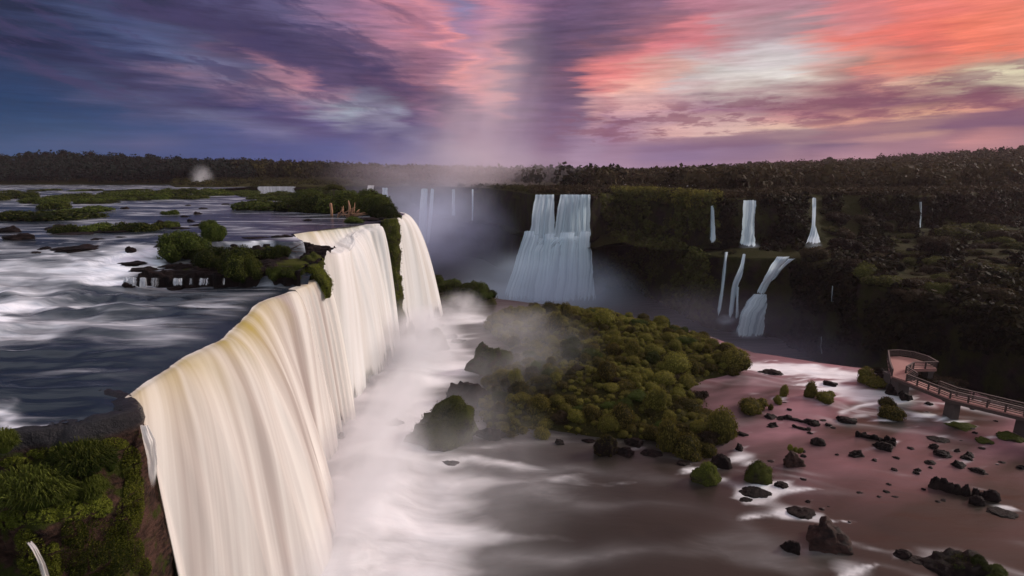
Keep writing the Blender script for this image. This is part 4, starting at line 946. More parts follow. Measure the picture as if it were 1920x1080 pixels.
for i in range(46):
    t = rb.uniform(0, 1); px = 795 + 140 * t + rb.uniform(-4, 4); py = 538 + 24 * t + rb.uniform(-6, 12)
    p = U(px, py, ZB + 2.0)
    if float(poly_sd(ISL2, np.array([p.x]), np.array([p.y]))[0]) > 0: continue
    s = rb.uniform(1.6, 3.0)
    plant(random.choice(P_big), (p.x, p.y, drop(BV['island'], p.x, p.y, 50).z - .3), (s, s, s * rb.uniform(.9, 1.4)), 'dark green bush on the narrow strip beyond the foot of the farthest arching fall', group='bushes on the strip beyond the falls')
# low ground cover on the island
def cover_mesh(name, pts, nr, leaf, mat, rng, per=10, rad=.5):
    n = len(pts); P = np.repeat(pts, per, 0) + rng.normal(size=(n * per, 3)) * np.array([rad, rad, rad * .45]); P[:, 2] = np.maximum(P[:, 2], np.repeat(pts[:, 2], per))
    V, Fq = leaf_quads(P, np.tile((0, -.3, 1.0), (len(P), 1)), leaf, rng, .8)
    return mesh(name, V, Fq, mat, False, fattrs={'tint': np.clip(rng.normal(.28, .18, len(P)), 0, 1)})
rb = np.random.default_rng(5)
gp = []
while len(gp) < 2600:
    x, y = rb.uniform(-24, 48, 4000), rb.uniform(55, 160, 4000)
    ok = (poly_sd(ISL, x, y) < -.3) | (poly_sd(ISL2, x, y) < -.3)
    gp += list(zip(x[ok], y[ok]))
gp = [tuple(drop(BV['island'], x, y, 50)) for x, y in gp[:2600]]
tag(link('ground_cover', cover_mesh('ground_cover', np.array(gp), 0, .16, M['leaf_olive'], rb, 12, .55)), 'low olive ground cover between the island bushes', 'ground cover', kind='stuff')

# --- upper river islets
for a in [(350, 477, 84, 56, 'large dome bush on the rocks at the head of the rapids', P_big), (402, 452, 34, 44, 'upright bush behind the large dome bush', P_big), (395, 432, 30, 26, 'small bushy crown topping the upright bush', P_big),
          (405, 500, 66, 50, 'silvery green end of the big leafy thicket above the trickles', P_big), (445, 515, 76, 62, 'big dark leafy bush above the low rock shelf', P_big), (470, 520, 40, 52, 'trailing green bush at the right edge of the leafy thicket', P_big),
          (505, 478, 62, 30, 'flat brownish bush on the dark rocks left of the middle fall', P_flat), (528, 482, 30, 30, 'small green bush beside the dead branch', P_big), (520, 520, 30, 28, 'round green bush at the rim of the near channel', P_big), (545, 520, 40, 26, 'low rounded bush nearest the lip of the narrow curtain', P_big),
          (440, 522, 40, 22, 'low bright green bush at the waterline', P_big),
          (265, 432, 66, 30, 'olive bush on a rocky islet in midstream', P_flat), (322, 402, 26, 16, 'sparse little bush on the stones in midstream', P_flat), (323, 426, 26, 20, 'dark little bush on stones beside the midstream islet', P_flat),
          (172, 434, 56, 26, 'brownish bush on the long midstream islet', P_flat), (120, 436, 44, 24, 'low olive bush on the left of the long midstream islet', P_flat), (110, 410, 110, 26, 'bright green flat shrub patch at the left', P_flat), (40, 408, 80, 24, 'green flat shrub by the left edge', P_flat), (160, 397, 80, 16, 'dark flat shrub behind the bright green patch', P_flat), (100, 392, 50, 24, 'thin brown shrub rising behind the green patch', P_flat), (15, 412, 50, 24, 'dark shrub at the left picture edge', P_flat), (210, 434, 40, 20, 'russet shrub between two midstream islets', P_flat)]:
    bush_at(*a[:5], bv='river', me=random.choice(a[5]))
rb = np.random.default_rng(91)
for i in range(58):          # long belt of low shrubs in the upper river
    t = i / 57; px = -20 + 590 * t + rb.uniform(-8, 8); py = 372 + 5 * math.sin(px * .012) + rb.uniform(-7, 5)
    w = rb.uniform(26, 58); h = rb.uniform(9, 20)
    bush_at(px, py, w, h, 'low shrub in the long dark belt of islets across the upper river', bv='river', me=random.choice(P_flat), group='shrubs of the long islet belt', cat='shrub', name='shrub')
for i in range(9):
    px = 20 + 40 * i + rb.uniform(-9, 9)
    bush_at(px, 358 + rb.uniform(-2, 2), rb.uniform(24, 50), 6, 'flat shrub islet far out near the wooded bank', bv='river', me=random.choice(P_flat), group='far shrub islets', cat='shrub', name='shrub')
# headland behind the middle fall
for i, a in enumerate([(500, 392, 90, 24, 'low dark bush at the left foot of the headland', P_flat), (560, 394, 80, 30, 'dark bush left of the bare tree stump', P_big), (600, 396, 90, 40, 'rounded dark bush behind the bare tree stump', P_big), (655, 398, 90, 46, 'tall dark bush behind the driftwood pile', P_big), (700, 402, 70, 48, 'dark bush right of the driftwood pile', P_big), (725, 408, 50, 34, 'bush on the slope at the right end of the headland', P_big),
       (585, 380, 60, 30, 'bush in the second row of the headland', P_big), (640, 378, 60, 28, 'bush under the umbrella tree', P_big), (690, 382, 50, 32, 'bush right of the umbrella tree', P_big), (737, 416, 18, 20, 'little round bush at the brink above the mossy pillar', P_big), (540, 372, 60, 18, 'bush below the distant cream curtain', P_flat), (470, 384, 60, 16, 'small bush at the left end of the headland', P_flat), (662, 417, 34, 14, 'green tuft in front of the driftwood pile', P_big), (610, 372, 70, 26, 'back bush of the headland left of the umbrella tree', P_big)]):
    bush_at(*a[:5], bv='river', me=random.choice(a[5]))
def tree(name, base, h, crown_lumps, label, mat, trunk_r=.22, per=900, leaf=.12, cat='tree', seed=0, lean=0.0):
    r = empty(name, base); tag(r, label, cat); rng = np.random.default_rng(seed + 500)
    mb = MB(); top = np.array((lean, 0, h * .72)); mb.tube([(0, 0, -.4), (.1, .05, h * .3), tuple(top)], [trunk_r, trunk_r * .7, trunk_r * .35])
    for c, rr in crown_lumps:
        mb.tube([(0.05, .03, h * .34), tuple(np.array(c) * (.6, .6, .75)), tuple(c)], [trunk_r * .4, trunk_r * .25, trunk_r * .1], 5)
    mb.build('trunk', M['bark'], r, True)
    link('crown', clump_mesh('crown', crown_lumps, mat, per, leaf, rng, core=.62, fuzz=.05), r); return r
b = cast(BV['river'], 628, 392)
hh = 46 * depth(b) / F
tree('umbrella_tree', b, hh, [((0, 0, hh * .86), (2.3, 2.0, .75)), ((-1.6, .2, hh * .80), (1.3, 1.2, .55)), ((1.7, .1, hh * .80), (1.3, 1.2, .55)), ((.6, -.8, hh * .84), (1.2, 1.0, .6)), ((-.7, .8, hh * .9), (1.3, 1.0, .5))], 'umbrella-shaped dark tree rising above the headland bushes', M['leaf_dark'], seed=1)
b = cast(BV['river'], 702, 392); hh = 36 * depth(b) / F
tree('sparse_tree', b, hh, [((-.3, 0, hh * .9), (.35, .3, .25)), ((.4, .1, hh * .78), (.4, .3, .25)), ((.9, 0, hh * .62), (.35, .3, .22)), ((.1, 0, hh * .6), (.3, .3, .2))], 'thin sparse sapling on the slope right of the umbrella tree', M['leaf_dark'], trunk_r=.09, per=160, leaf=.12, seed=2)

# hanging moss and mossy pillar by the falls
def moss_block(name, rows_px, ys, label, cat, seed, mat='moss_leaf', depth_back=3.0, leaf=.12, dens=34):
    """mossy rock mass: outline spans in the picture given real distance and thickness"""
    r = empty(name, UD((rows_px[0][0] + rows_px[0][1]) / 2, rows_px[0][2], ys[0])); tag(r, label, cat); bpy.context.view_layer.update()
    rr = smooth_poly([(a, b, p, y) for (a, b, p), y in zip(rows_px, ys)], 40, 2); V = []; m = 26
    for a, b, p, y in rr:
        for k in range(m):
            w = 2 * math.pi * k / m; cx_, hx = (a + b) / 2, (b - a) / 2
            q = UD(cx_ + hx * math.cos(w), p, y); dd = depth_back * (math.sin(w) * .5 + .5)
            nzz = .55 * float(fbm(q.x * .5, q.z * .45, w + seed, 4)); V.append((q.x + nzz * math.cos(w), q.y + dd + nzz * math.sin(w), q.z))
    V = np.array(V); Fq = [(i * m + k, (i + 1) * m + k, (i + 1) * m + (k + 1) % m, i * m + (k + 1) % m) for i in range(39) for k in range(m)] + [tuple(range(m)), tuple(39 * m + k for k in range(m))[::-1]]
    o = link('rock', mesh('rock', V - np.array(r.location), Fq, M['mossy']), r)
    rng = np.random.default_rng(seed); Pm, Nm = [], []
    Vg = V.reshape(40, m, 3)
    for _ in range(dens * 100):
        i, k = rng.uniform(0, 38.99), rng.uniform(0, m); i0, k0 = int(i), int(k) % m; fi, fk = i - i0, k - int(k); k1 = (k0 + 1) % m
        p = (Vg[i0, k0] * (1 - fk) + Vg[i0, k1] * fk) * (1 - fi) + (Vg[i0 + 1, k0] * (1 - fk) + Vg[i0 + 1, k1] * fk) * fi
        cen = Vg[i0].mean(0); nn = p - cen; nn[2] = .4; nn /= np.linalg.norm(nn) + 1e-9; Pm.append(p + nn * abs(rng.normal()) * .15); Nm.append(nn)
    V2, F2 = leaf_quads(np.array(Pm) - np.array(r.location), np.array(Nm), leaf, rng, .6, .45)
    link('moss', mesh('moss', V2, F2, M[mat], False, fattrs={'tint': np.clip(rng.normal(.35, .2, len(F2)), 0, 1)}), r); return r
moss_block('mossy_pillar', [(720, 744, 412), (708, 746, 424), (705, 748, 438), (711, 747, 460), (717, 746, 485), (723, 745, 510), (727, 744, 535), (732, 743, 560), (736, 742, 585)], [103.5, 103.0, 102.6, 102.2, 101.8, 101.4, 101.0, 100.6, 100.3], 'hanging mossy rock pillar parting the middle fall from the arching fall', 'rock', 11)
moss_block('mossy_wedge', [(566, 590, 500), (580, 602, 512), (588, 606, 524), (596, 614, 540), (606, 613, 552), (610, 613, 560)], [66.5, 66.2, 66, 65.8, 65.6, 65.5], 'hanging green moss wedge on the lip between the narrow curtain and the middle fall', 'rock', 12, depth_back=2.0, leaf=.08)
moss_block('mossy_buttress', [(738, 748, 520), (738, 750, 545), (739, 749, 575), (742, 756, 605), (746, 760, 630)], [103, 102.6, 102.2, 101.5, 101], 'narrow green buttress low between the middle fall and the arching fall', 'rock', 13, leaf=.10)
moss_block('rock_rib', [(590, 598, 620), (592, 603, 650), (598, 612, 690), (606, 622, 740), (612, 632, 790)], [68.4, 68.0, 67.6, 67.2, 66.5], 'pinkish rock rib showing between the narrow curtain and the near fall', 'rock', 14, depth_back=2, leaf=.05, dens=2)

#==PART4==
# ================================================================== ROCKS
def rock_mesh(name, seed, ang=.5, mat=None, flat=1.0):
    nu, nv = 36, 22; V, Fq = sphere_grid(nu, nv); rng = np.random.default_rng(seed)
    d = V.copy(); r = np.ones(len(V))
    for _ in range(11):                                     # split faces: planes that cut the ball
        nrm_ = rng.normal(size=3); nrm_ /= np.linalg.norm(nrm_); lim = rng.uniform(.55, .9)
        dd = d @ nrm_; r = np.where(dd > 1e-3, np.minimum(r, lim / np.maximum(dd, 1e-3)), r)
    r = 1 + (r - 1) * ang
    V = d * r[:, None]; n = .24 * fbm(d[:, 0] * 2.1 + seed, d[:, 1] * 2.1, d[:, 2] * 3.0, 6)
    V *= (1 + n)[:, None]
    return mesh(name, V, Fq, mat or M['rock'], False)
WAKE = []
P_rock = [rock_mesh('rock', 900 + i, 1.0) for i in range(8)]
P_mossy = [rock_mesh('rock', 930 + i, .8, M['mossy']) for i in range(4)]
def rock_at(px, py, w, h, label, z=ZB, me=None, group=None, bv=None, rot=None, name='rock', dz=0.0, sy=None, cat='rock'):
    """rock whose waterline is at (px, py); w, h in photo pixels"""
    p = U(px, py, z) if bv is None else (cast(BV[bv], px, py) or U(px, py, z))
    d = depth(p); rx = w * d / F / 2; el = math.atan2(CAMZ - p.z, p.y)
    hh = h * d / F
    ry = sy * rx if sy else rx * .8
    rz = max(hh / math.cos(el) - ry * math.sin(el) * .6, hh * .45) * .8
    o = link(name, me or random.choice(P_rock)); o.location = p + Vector((0, ry * .7, -rz * .18 + dz)); o.scale = (rx * 1.08, ry, rz)
    o.rotation_euler = (0, 0, random.choice((0, math.pi)) + random.uniform(-.25, .25) if rot is None else rot)
    if bv is None and z == ZB: WAKE.append((o.location.x, o.location.y, rx))
    return tag(o, label, cat, group)
for a in [(1447, 786, 30, 13, 'dark flat rock, upper of a pair near the hedge-like bush left of the rapids'), (1453, 803, 30, 14, 'dark slanting rock, lower of a pair left of the jagged ledge'),
    (1396, 820, 26, 12, 'flat dark rock beside the shaggy end bush of the island'), (1388, 846, 22, 20, 'upright dark rock standing off the right end of the island front'),
    (1482, 770, 11, 7, 'tiny dark stone above the jagged ledge'), (1452, 703, 38, 10, 'dark ledge at the start of the white rapids by the island tip'), (1563, 724, 30, 14, 'dark boulder in the upper white rapids'),
    (1596, 794, 42, 18, 'long dark boulder below the white rapids'), (1557, 800, 16, 8, 'small stone left of the long dark boulder'), (1545, 790, 13, 5, 'smallest flat stone left of the long dark boulder'),
    (1537, 836, 28, 17, 'knobbly dark rock alone in the middle of the pink shallows'), (1613, 858, 36, 17, 'low pointed dark rock in the pink shallows right of the plant-topped rock'),
    (1662, 846, 36, 20, 'rounded dark rock at the end of the long jagged reef'), (1674, 836, 20, 10, 'small rock tucked behind the end of the jagged reef'), (1508, 848, 9, 6, 'tiny stone behind the plant-topped rock'),
    (1420, 930, 56, 18, 'long purple-dark slab between white ripples'), (1468, 915, 26, 13, 'pointed dark rock right of the round mossy boulder'), (1510, 970, 54, 18, 'long low dark rock with a white wake'),
    (1488, 1040, 38, 28, 'blackish boulder left of the big reddish crag'), (1697, 1048, 36, 18, 'dark spiky rock with a long tail near the bottom edge'), (1728, 1056, 44, 8, 'thin tail reef beside the dark spiky rock'),
    (1768, 829, 38, 10, 'thin flat rock, highest of the right-hand cluster'), (1753, 842, 20, 13, 'small upright rock on the left of the right-hand cluster'), (1773, 857, 32, 16, 'dark slab in the middle of the right-hand cluster'),
    (1798, 848, 15, 9, 'small reddish stone in the right-hand cluster'), (1822, 858, 24, 14, 'dark rounded stone on the right of the right-hand cluster'), (1816, 863, 20, 9, 'low stone under the dark rounded one in the right-hand cluster'),
    (1803, 878, 32, 17, 'biggest sloping slab at the bottom of the right-hand cluster'), (1838, 888, 28, 11, 'last low rock of the right-hand cluster'), (1750, 872, 22, 8, 'flat stone lying apart left of the right-hand cluster'),
    (1917, 880, 14, 12, 'dark stone cut by the right picture edge'), (1837, 948, 28, 20, 'dark block at the lower end of the big jagged reef'), (1893, 968, 46, 8, 'thin slanting reef near the right edge, ridged'),
    (1050, 834, 20, 13, 'small dark rock in the still water off the misty shore'), (1105, 832, 26, 14, 'hazy low rock left of the bush-capped rock'), (1172, 856, 42, 18, 'low dark rock in front of the bush-capped rock'),
    (1190, 838, 40, 18, 'dark rocks heaped on the front shore'), (1225, 858, 40, 12, 'dark low rock under the drooping bush'), (1355, 878, 40, 30, 'dark slanting rock at the right corner of the front shore'), (1285, 874, 30, 8, 'flat dark rock at the waterline'),
    (920, 828, 56, 44, 'dark hazy boulder right of the big mossy block'), (868, 764, 92, 62, 'pale hazy boulder looming in the mist'), (843, 874, 32, 10, 'low dark rock awash in the foam stream'),
    (735, 800, 40, 22, 'dark rock in the white water left of the big mossy block'), (702, 772, 46, 16, 'dark wet ledge in the white water below the middle fall'), (684, 762, 22, 12, 'small wet stone in the white water below the middle fall'), (655, 792, 26, 16, 'wet rock at the foot of the narrow curtain'), (640, 830, 22, 22, 'wet rock at the foot of the near fall'), (712, 828, 40, 10, 'streaming low rock in the foam below the falls'),
    (800, 618, 60, 20, 'streaming dark rock at the foot of the arching fall'), (845, 636, 40, 14, 'dark rock with white runnels right of the streaming rock'), (860, 642, 34, 8, 'flat rock in the mist past the white runnels'), (1400, 940, 24, 8, 'flat rock awash below the purple-dark slab'), (1430, 700, 16, 5, 'low stone in the foam at the island tip')]:
    rock_at(*a[:5])
rb = np.random.default_rng(64)
for i in range(46):
    px, py = rb.uniform(1395, 1900), rb.uniform(748, 985); w = rb.uniform(6, 15)
    if py > 1080 - (px - 1300) * .05: continue
    rock_at(px, py, w, w * rb.uniform(.3, .5), 'little dark stone among the bigger rocks of the pink shallows', group='little stones in the pink shallows')
def cluster(px, py, w, h, label, n, seed, mat_list=P_rock, z=ZB):
    """one jagged reef: many slabs fused in a single mesh"""
    rng = np.random.default_rng(seed); Vs, Fs, o = [], [], 0
    p = U(px, py, z); d = depth(p); W = w * d / F
    for i in range(n):
        src = mat_list[rng.integers(len(mat_list))]; V = np.array([v.co[:] for v in src.vertices]); Fq = np.array([f.vertices[:] for f in src.polygons])
        t = (i + .5) / n - .5; s = W / n * rng.uniform(.7, 1.5); hz = h * d / F * rng.uniform(.3, .7)
        a = rng.uniform(-.5, .5); V = V * (s, s * .6, hz); V = np.stack([V[:, 0] * math.cos(a) - V[:, 1] * math.sin(a), V[:, 0] * math.sin(a) + V[:, 1] * math.cos(a), V[:, 2]], 1)
        V += (t * W, -t * W * .55 + rng.uniform(-.2, .2) * W * .2, 0); Vs.append(V); Fs.append(Fq + o); o += len(V)
    ob = link('reef', mesh('reef', np.concatenate(Vs), np.concatenate(Fs), M['rock'])); ob.location = p; return tag(ob, label, 'rock')
cluster(1495, 790, 56, 14, 'jagged dark ledge below the hedge-like bush', 6, 1)
cluster(1503, 804, 26, 10, 'short jagged ledge under the longer one', 4, 2)
cluster(1640, 824, 56, 20, 'long jagged dark reef pointing down to the right', 7, 3)
cluster(1805, 926, 84, 34, 'big black jagged reef near the right edge', 8, 4)
# big single rocks
def big_rock(px, py, w, h, label, seed, mat, z=ZB, peak=0.0, sy=.8, moss=0, mossname='moss', cat='rock', leaf=.08):
    p = U(px, py, z); d = depth(p); rx = w * d / F / 2; rz = h * d / F
    r = empty('boulder', p); tag(r, label, cat)
    me = rock_mesh('rock', seed, 1.0, mat); V = np.zeros(len(me.vertices) * 3, np.float32); me.vertices.foreach_get('co', V); V = V.reshape(-1, 3)
    V *= (rx * 1.1, rx * sy, rz * 1.0); V[:, 0] += peak * V[:, 2] * np.sign(V[:, 2]).clip(0); V += (0, rx * sy * .8, -rz * .12)
    me.vertices.foreach_set('co', V.ravel()); me.update(); link('rock', me, r)
    if moss:
        rng = np.random.default_rng(seed); nn = np.zeros(len(me.vertices) * 3, np.float32); me.vertices.foreach_get('normal', nn); nn = nn.reshape(-1, 3)
        c = np.array([q.vertices[:] for q in me.polygons]); i = rng.integers(0, len(c), moss * 6); w_ = rng.dirichlet((1, 1, 1, 1), len(i))
        P = (V[c[i]] * w_[..., None]).sum(1); N_ = nn[c[i]].mean(1)
        ok = (N_[:, 2] > -.15) & (P[:, 2] > .15) & (fbm(P[:, 0] * .5 + seed, P[:, 1] * .5, P[:, 2] * .5, 3) > -.6)
        P, N_ = P[ok][:moss], N_[ok][:moss]; P = P + N_ * np.abs(rng.normal(size=(len(P), 1))) * .12
        V2, F2 = leaf_quads(P, N_, leaf, rng, .6, .5); link(mossname, mesh(mossname, V2, F2, M['moss_leaf'] if mossname == 'moss' else M['leaf_olive'], False, fattrs={'tint': np.clip(rng.normal(.3, .18, len(F2)), 0, 1)}), r)
    return r
big_rock(835, 842, 136, 88, 'big square boulder thickly covered in green moss', 41, M['mossy'], moss=5200, sy=.7, leaf=.09)
big_rock(915, 706, 92, 62, 'mossy boulder with a bare reddish crown at the misty edge of the island', 42, M['rock_red'], moss=2200, leaf=.10)
big_rock(800, 662, 68, 48, 'mossy rock hump at the foot of the green buttress', 43, M['mossy'], moss=2200, leaf=.1)
big_rock(1572, 1042, 98, 64, 'big reddish-brown crag near the bottom right', 44, M['rock_brown'], peak=-.25)
big_rock(1423, 908, 58, 42, 'round mossy boulder amid white ripples', 45, M['mossy'], moss=2600, leaf=.05)
big_rock(1334, 914, 60, 38, 'dark mossy boulder, leftmost of the two in the ripples', 46, M['mossy'], moss=1500, leaf=.05)
big_rock(1142, 856, 52, 44, 'dark rock capped with a dome of bush on the front shore', 47, M['rock'], moss=1300, leaf=.09, mossname='foliage')
big_rock(1493, 878, 40, 38, 'tall leaning dark rock with small plants on top', 48, M['rock_brown'], peak=-.35, sy=.6)
for i, (px, py, w, h, lab) in enumerate([(1481, 846, 13, 13, 'small plant on the left of the leaning rock top'), (1491, 848, 12, 10, 'small plant in the middle of the leaning rock top'), (1500, 850, 12, 11, 'small plant on the right of the leaning rock top')]):
    p = U(1493, 878, ZB); d = depth(p); q = UD(px, py, p.y + 1.0); plant(P_dome[i], q, (w * d / F / 2, w * d / F / 2, h * d / F), lab)
r_ = big_rock(1830, 1092, 120, 40, 'dark bush-topped rock at the bottom right corner', 49, M['rock'], moss=700, leaf=.04)
for i, (px, py, w, h, lab) in enumerate([(1838, 1066, 34, 22, 'round bush highest on the corner rock'), (1870, 1078, 40, 18, 'low bush right on the corner rock'), (1808, 1074, 26, 14, 'small dark bush left on the corner rock'), (1850, 1086, 60, 20, 'light green bush in front on the corner rock')]):
    p = U(1830, 1092, ZB); d = depth(p); q = UD(px, py, p.y + .6); plant(P_big[i], q, (w * d / F / 2, w * d / F / 2, h * d / F), lab)
for a in [(1470, 742, 18, 24, 'tall little bush standing left of the hedge-like bush'), (1458, 756, 18, 16, 'small bush on stones below the tall little bush'), (1407, 768, 54, 30, 'wide rounded bush in the pink water off the island'), (1519, 744, 26, 34, 'taller left end of the hedge-like bush in the rapids'), (1545, 750, 40, 22, 'lower right part of the hedge-like bush in the rapids'),
          (1622, 716, 34, 32, 'dark bush beside the platform, left of two'), (1636, 722, 44, 26, 'dark bush at the brink beside the platform, lower of two'), (1662, 762, 32, 20, 'small dome bush in the rapids, upper of two'), (1676, 784, 44, 30, 'larger dome bush in the rapids, lower of two'), (1445, 768, 12, 12, 'tiny plant on the stones left of the pair of flat rocks')]:
    bush_at(*a, bv='basin', me=random.choice(P_dome if a[2] < 40 else P_lumpy))
for a in [(1812, 806, 54, 14, 'brown rock ledge in the water right of the walkway pillar', .35), (1852, 832, 30, 14, 'brown grassy rock under the walkway end', 0), (1905, 828, 46, 20, 'brown grassy ledge at the right edge under the walkway', .3)]:
    rock_at(*a[:5], me=random.choice(P_mossy), rot=-a[5])
# stones in the upper river
rb = np.random.default_rng(12)
UR = [(25, 450, 56, 22, 'large dark boulder by the left edge of the upper river'), (10, 436, 40, 16, 'dark brown boulder behind the large left-edge one'), (130, 470, 84, 14, 'long black wet ledge above the left rapids'), (90, 432, 46, 10, 'rock shelf in front of the green shrub patch'),
      (240, 474, 22, 20, 'black wet rock between the two small chutes'), (318, 474, 34, 22, 'black wet rock right of the small chute'), (300, 462, 60, 8, 'dark flat ledge over the little chutes'),
      (232, 392, 18, 6, 'single dark stone in the open upper river'), (366, 402, 18, 8, 'dark pointed stone in midstream'), (300, 422, 26, 14, 'reddish rock at the end of the midstream islet'), (370, 424, 34, 10, 'brown rocks behind the upright bush'), (355, 416, 16, 8, 'small stone above the brown rocks'), (175, 450, 32, 5, 'low flat stone below the midstream islet'), (222, 446, 20, 5, 'thin flat stone near the little chutes'), (344, 407, 20, 5, 'low stone left of the pointed one'), (378, 392, 16, 4, 'thin stone far in midstream'), (350, 386, 12, 4, 'tiny stone far in midstream'), (422, 384, 20, 4, 'thin dark stone near the headland'), (575, 414, 18, 5, 'lone dark stone in the smooth water before the lip'),
      (325, 544, 34, 12, 'black rounded rock under the low shelf'), (236, 540, 26, 16, 'dark rock in the spray left of the low shelf'), (350, 512, 40, 12, 'dark mossy stone on the low shelf'), (260, 508, 60, 10, 'dark wet slab on the shelf left'), (300, 500, 70, 8, 'long dark wet slab across the shelf'), (240, 496, 50, 8, 'dark wet slab at the head of the shelf'), (385, 522, 30, 16, 'mossy stone between the trickles'), (420, 530, 50, 14, 'black rock foot under the big leafy bush'), (500, 500, 60, 20, 'reddish-brown rock below the flat brownish bush'), (480, 512, 34, 24, 'dark rock between the bushes and the near channel'),
      (580, 492, 44, 26, 'dark mossy rock at the left edge of the middle fall terrace'), (556, 504, 20, 10, 'dark stone behind the terrace rock'), (520, 446, 30, 10, 'reddish dark ledge where the upper river breaks'), (470, 448, 50, 6, 'thin dark ledge at the upper river step'), (490, 486, 40, 12, 'brown rock under the dead branch'), (692, 414, 50, 8, 'flat dark rock below the driftwood'), (715, 414, 20, 9, 'reddish rock at the brink'), (105, 426, 30, 9, 'pale brown rock on the left islet'), (275, 430, 28, 8, 'pale reddish rock on the olive-bush islet'),
      (200, 436, 90, 9, 'dark rock bed of the long midstream islet'), (130, 440, 80, 8, 'dark rock bed at the left of the long islet'), (330, 430, 40, 6, 'dark stones round the little dark bush'), (60, 476, 40, 8, 'black wet rock in the left rapids'), (80, 468, 22, 12, 'black stone split by white water in the left rapids')]
for i, (px, py, z, w, h) in enumerate([(538, 449, 50.2, 34, 14), (535, 463, 49.0, 30, 16), (545, 478, 47.8, 30, 18), (560, 491, 47.2, 30, 18), (574, 505, 46.9, 30, 20), (588, 516, 46.6, 22, 16)]):
    rock_at(px, py, w, h, ['dark rock at the very left end of the middle fall lip', 'wet rock second down the left side of the foamy terrace', 'wet rock halfway down the left side of the foamy terrace', 'dark rock low on the left side of the foamy terrace', 'dark rock at the foot of the foamy terrace beside the moss wedge', 'last little rock beside the hanging moss wedge'][i], z=z)
for a in UR: rock_at(*a[:5], bv='river', me=random.choice(P_mossy) if 'moss' in a[4] else None)

# ================================================================== NEAR LEDGE PLANTS
def tussock_mesh(seed, n=3200, L=.34, w=.014, ry=.8, rz=.55):
    rng = np.random.default_rng(seed); d = rng.normal(size=(n, 3)); d[:, 2] = np.abs(d[:, 2]); d /= np.linalg.norm(d, axis=1)[:, None]
    lump = 1 + .22 * perlin(d[:, 0] * 2.2 + seed, d[:, 1] * 2.2, d[:, 2] * 2.2)
    P = d * np.array([1, ry, rz]) * (rng.uniform(.55, .92, n) * lump)[:, None]
    up = d + rng.normal(size=(n, 3)) * .35; up[:, 2] += .35; up /= np.linalg.norm(up, axis=1)[:, None]
    s = np.cross(up, rng.normal(size=(n, 3))); s /= np.linalg.norm(s, axis=1)[:, None]
    l = (L * rng.uniform(.5, 1.3, n))[:, None]; q1 = P + up * l * .6; q2 = q1 + (up * np.array([1.1, 1.1, .1]) + np.array([0, 0, -.55])) * l * .55
    V = np.stack([P - s * w, P + s * w, q1 + s * w * .9, q1 - s * w * .9, q2], 1).reshape(-1, 3)
    b = np.arange(n) * 5; Fq = [(i, i + 1, i + 2, i + 3) for i in b] + [(i + 3, i + 2, i + 4) for i in b]
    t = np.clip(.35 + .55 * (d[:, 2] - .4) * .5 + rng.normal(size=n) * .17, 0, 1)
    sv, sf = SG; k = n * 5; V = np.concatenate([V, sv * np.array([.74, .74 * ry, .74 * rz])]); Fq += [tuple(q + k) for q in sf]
    return mesh('tussock', V, Fq, M['grass'], False, fattrs={'tint': np.r_[t, t, np.full(len(sf), .1)]})
P_tus = [tussock_mesh(300 + i) for i in range(4)]
def on_ledge(px, py):
    h = cast(BV['ledge'], px, py); return h if h is not None else UD(px, py, 24)
for i, (px, py, w, h, lab) in enumerate([(150, 868, 122, 62, 'bright grassy tussock on the upper step of the near ledge'), (60, 925, 150, 72, 'large shaggy grass mound on the left of the near ledge'), (172, 920, 70, 50, 'grassy tuft drooping over the step edge of the near ledge'), (5, 835, 44, 50, 'grass tuft cut by the left picture edge'),
        (122, 930, 60, 44, 'tuft filling the gap between the two big grass mounds'), (205, 868, 34, 40, 'small tuft at the back right of the upper step')]):
    p = on_ledge(px, py); d = depth(p); rx = w * d / F / 2 / 1.05
    plant(P_tus[i % 4], p + Vector((0, .1, -.05)), (rx, rx * .8, h * d / F / .95), lab, 'grass', name='tussock')
def moss_patch(label, spots, n, seed, leaf=.055):
    """hanging moss on the ledge face, draped over the rock under the picture spots (px, py, rx, ry)"""
    rng = np.random.default_rng(seed); P, N_ = [], []
    for px, py, rx, ry in spots:
        for _ in range(n):
            a, r_ = rng.uniform(0, 6.28), rng.uniform(0, 1) ** .6
            u_, v_ = px + math.cos(a) * rx * r_, py + math.sin(a) * ry * r_
            h = BV['ledge'].ray_cast(Vector((0, 0, CAMZ)), ray(u_, v_).normalized())
            if h[0] is None: continue
            nn = h[1] if h[1].dot(h[0] - Vector((0, 0, CAMZ))) < 0 else -h[1]
            puff = .38 * max(0, 1 - r_ ** 2) * (0.7 + .6 * float(perlin(h[0].x * 1.6, h[0].y * 1.6, h[0].z * 1.6)))
            P.append(np.array(h[0] + nn * (puff + abs(rng.normal()) * .05))); N_.append(np.array(nn) + (0, 0, -.2))
    P, N_ = np.array(P), np.array(N_); c = P.mean(0)
    V, Fq = leaf_quads(P - c, N_, leaf, rng, .55, .4)
    o = link('moss', mesh('moss', V, Fq, M['moss_leaf'], False, fattrs={'tint': np.clip(rng.normal(.34, .17, len(Fq)), 0, 1)})); o.location = c; return tag(o, label, 'moss')
moss_patch('long strip of hanging moss down the right edge of the near ledge', [(246, 870, 18, 34), (250, 920, 18, 42), (240, 970, 24, 40), (226, 1010, 24, 34), (255, 950, 12, 40)], 1500, 1)
moss_patch('mass of mossy growth low in the middle of the near ledge', [(150, 1040, 40, 46), (190, 1010, 40, 44), (220, 1045, 30, 40), (140, 1000, 26, 28), (170, 1065, 46, 30)], 1500, 2)
moss_patch('mossy cushion in the lower left of the near ledge', [(60, 1040, 28, 40), (80, 1066, 40, 26), (48, 1010, 18, 20), (100, 1050, 14, 36)], 1300, 3)

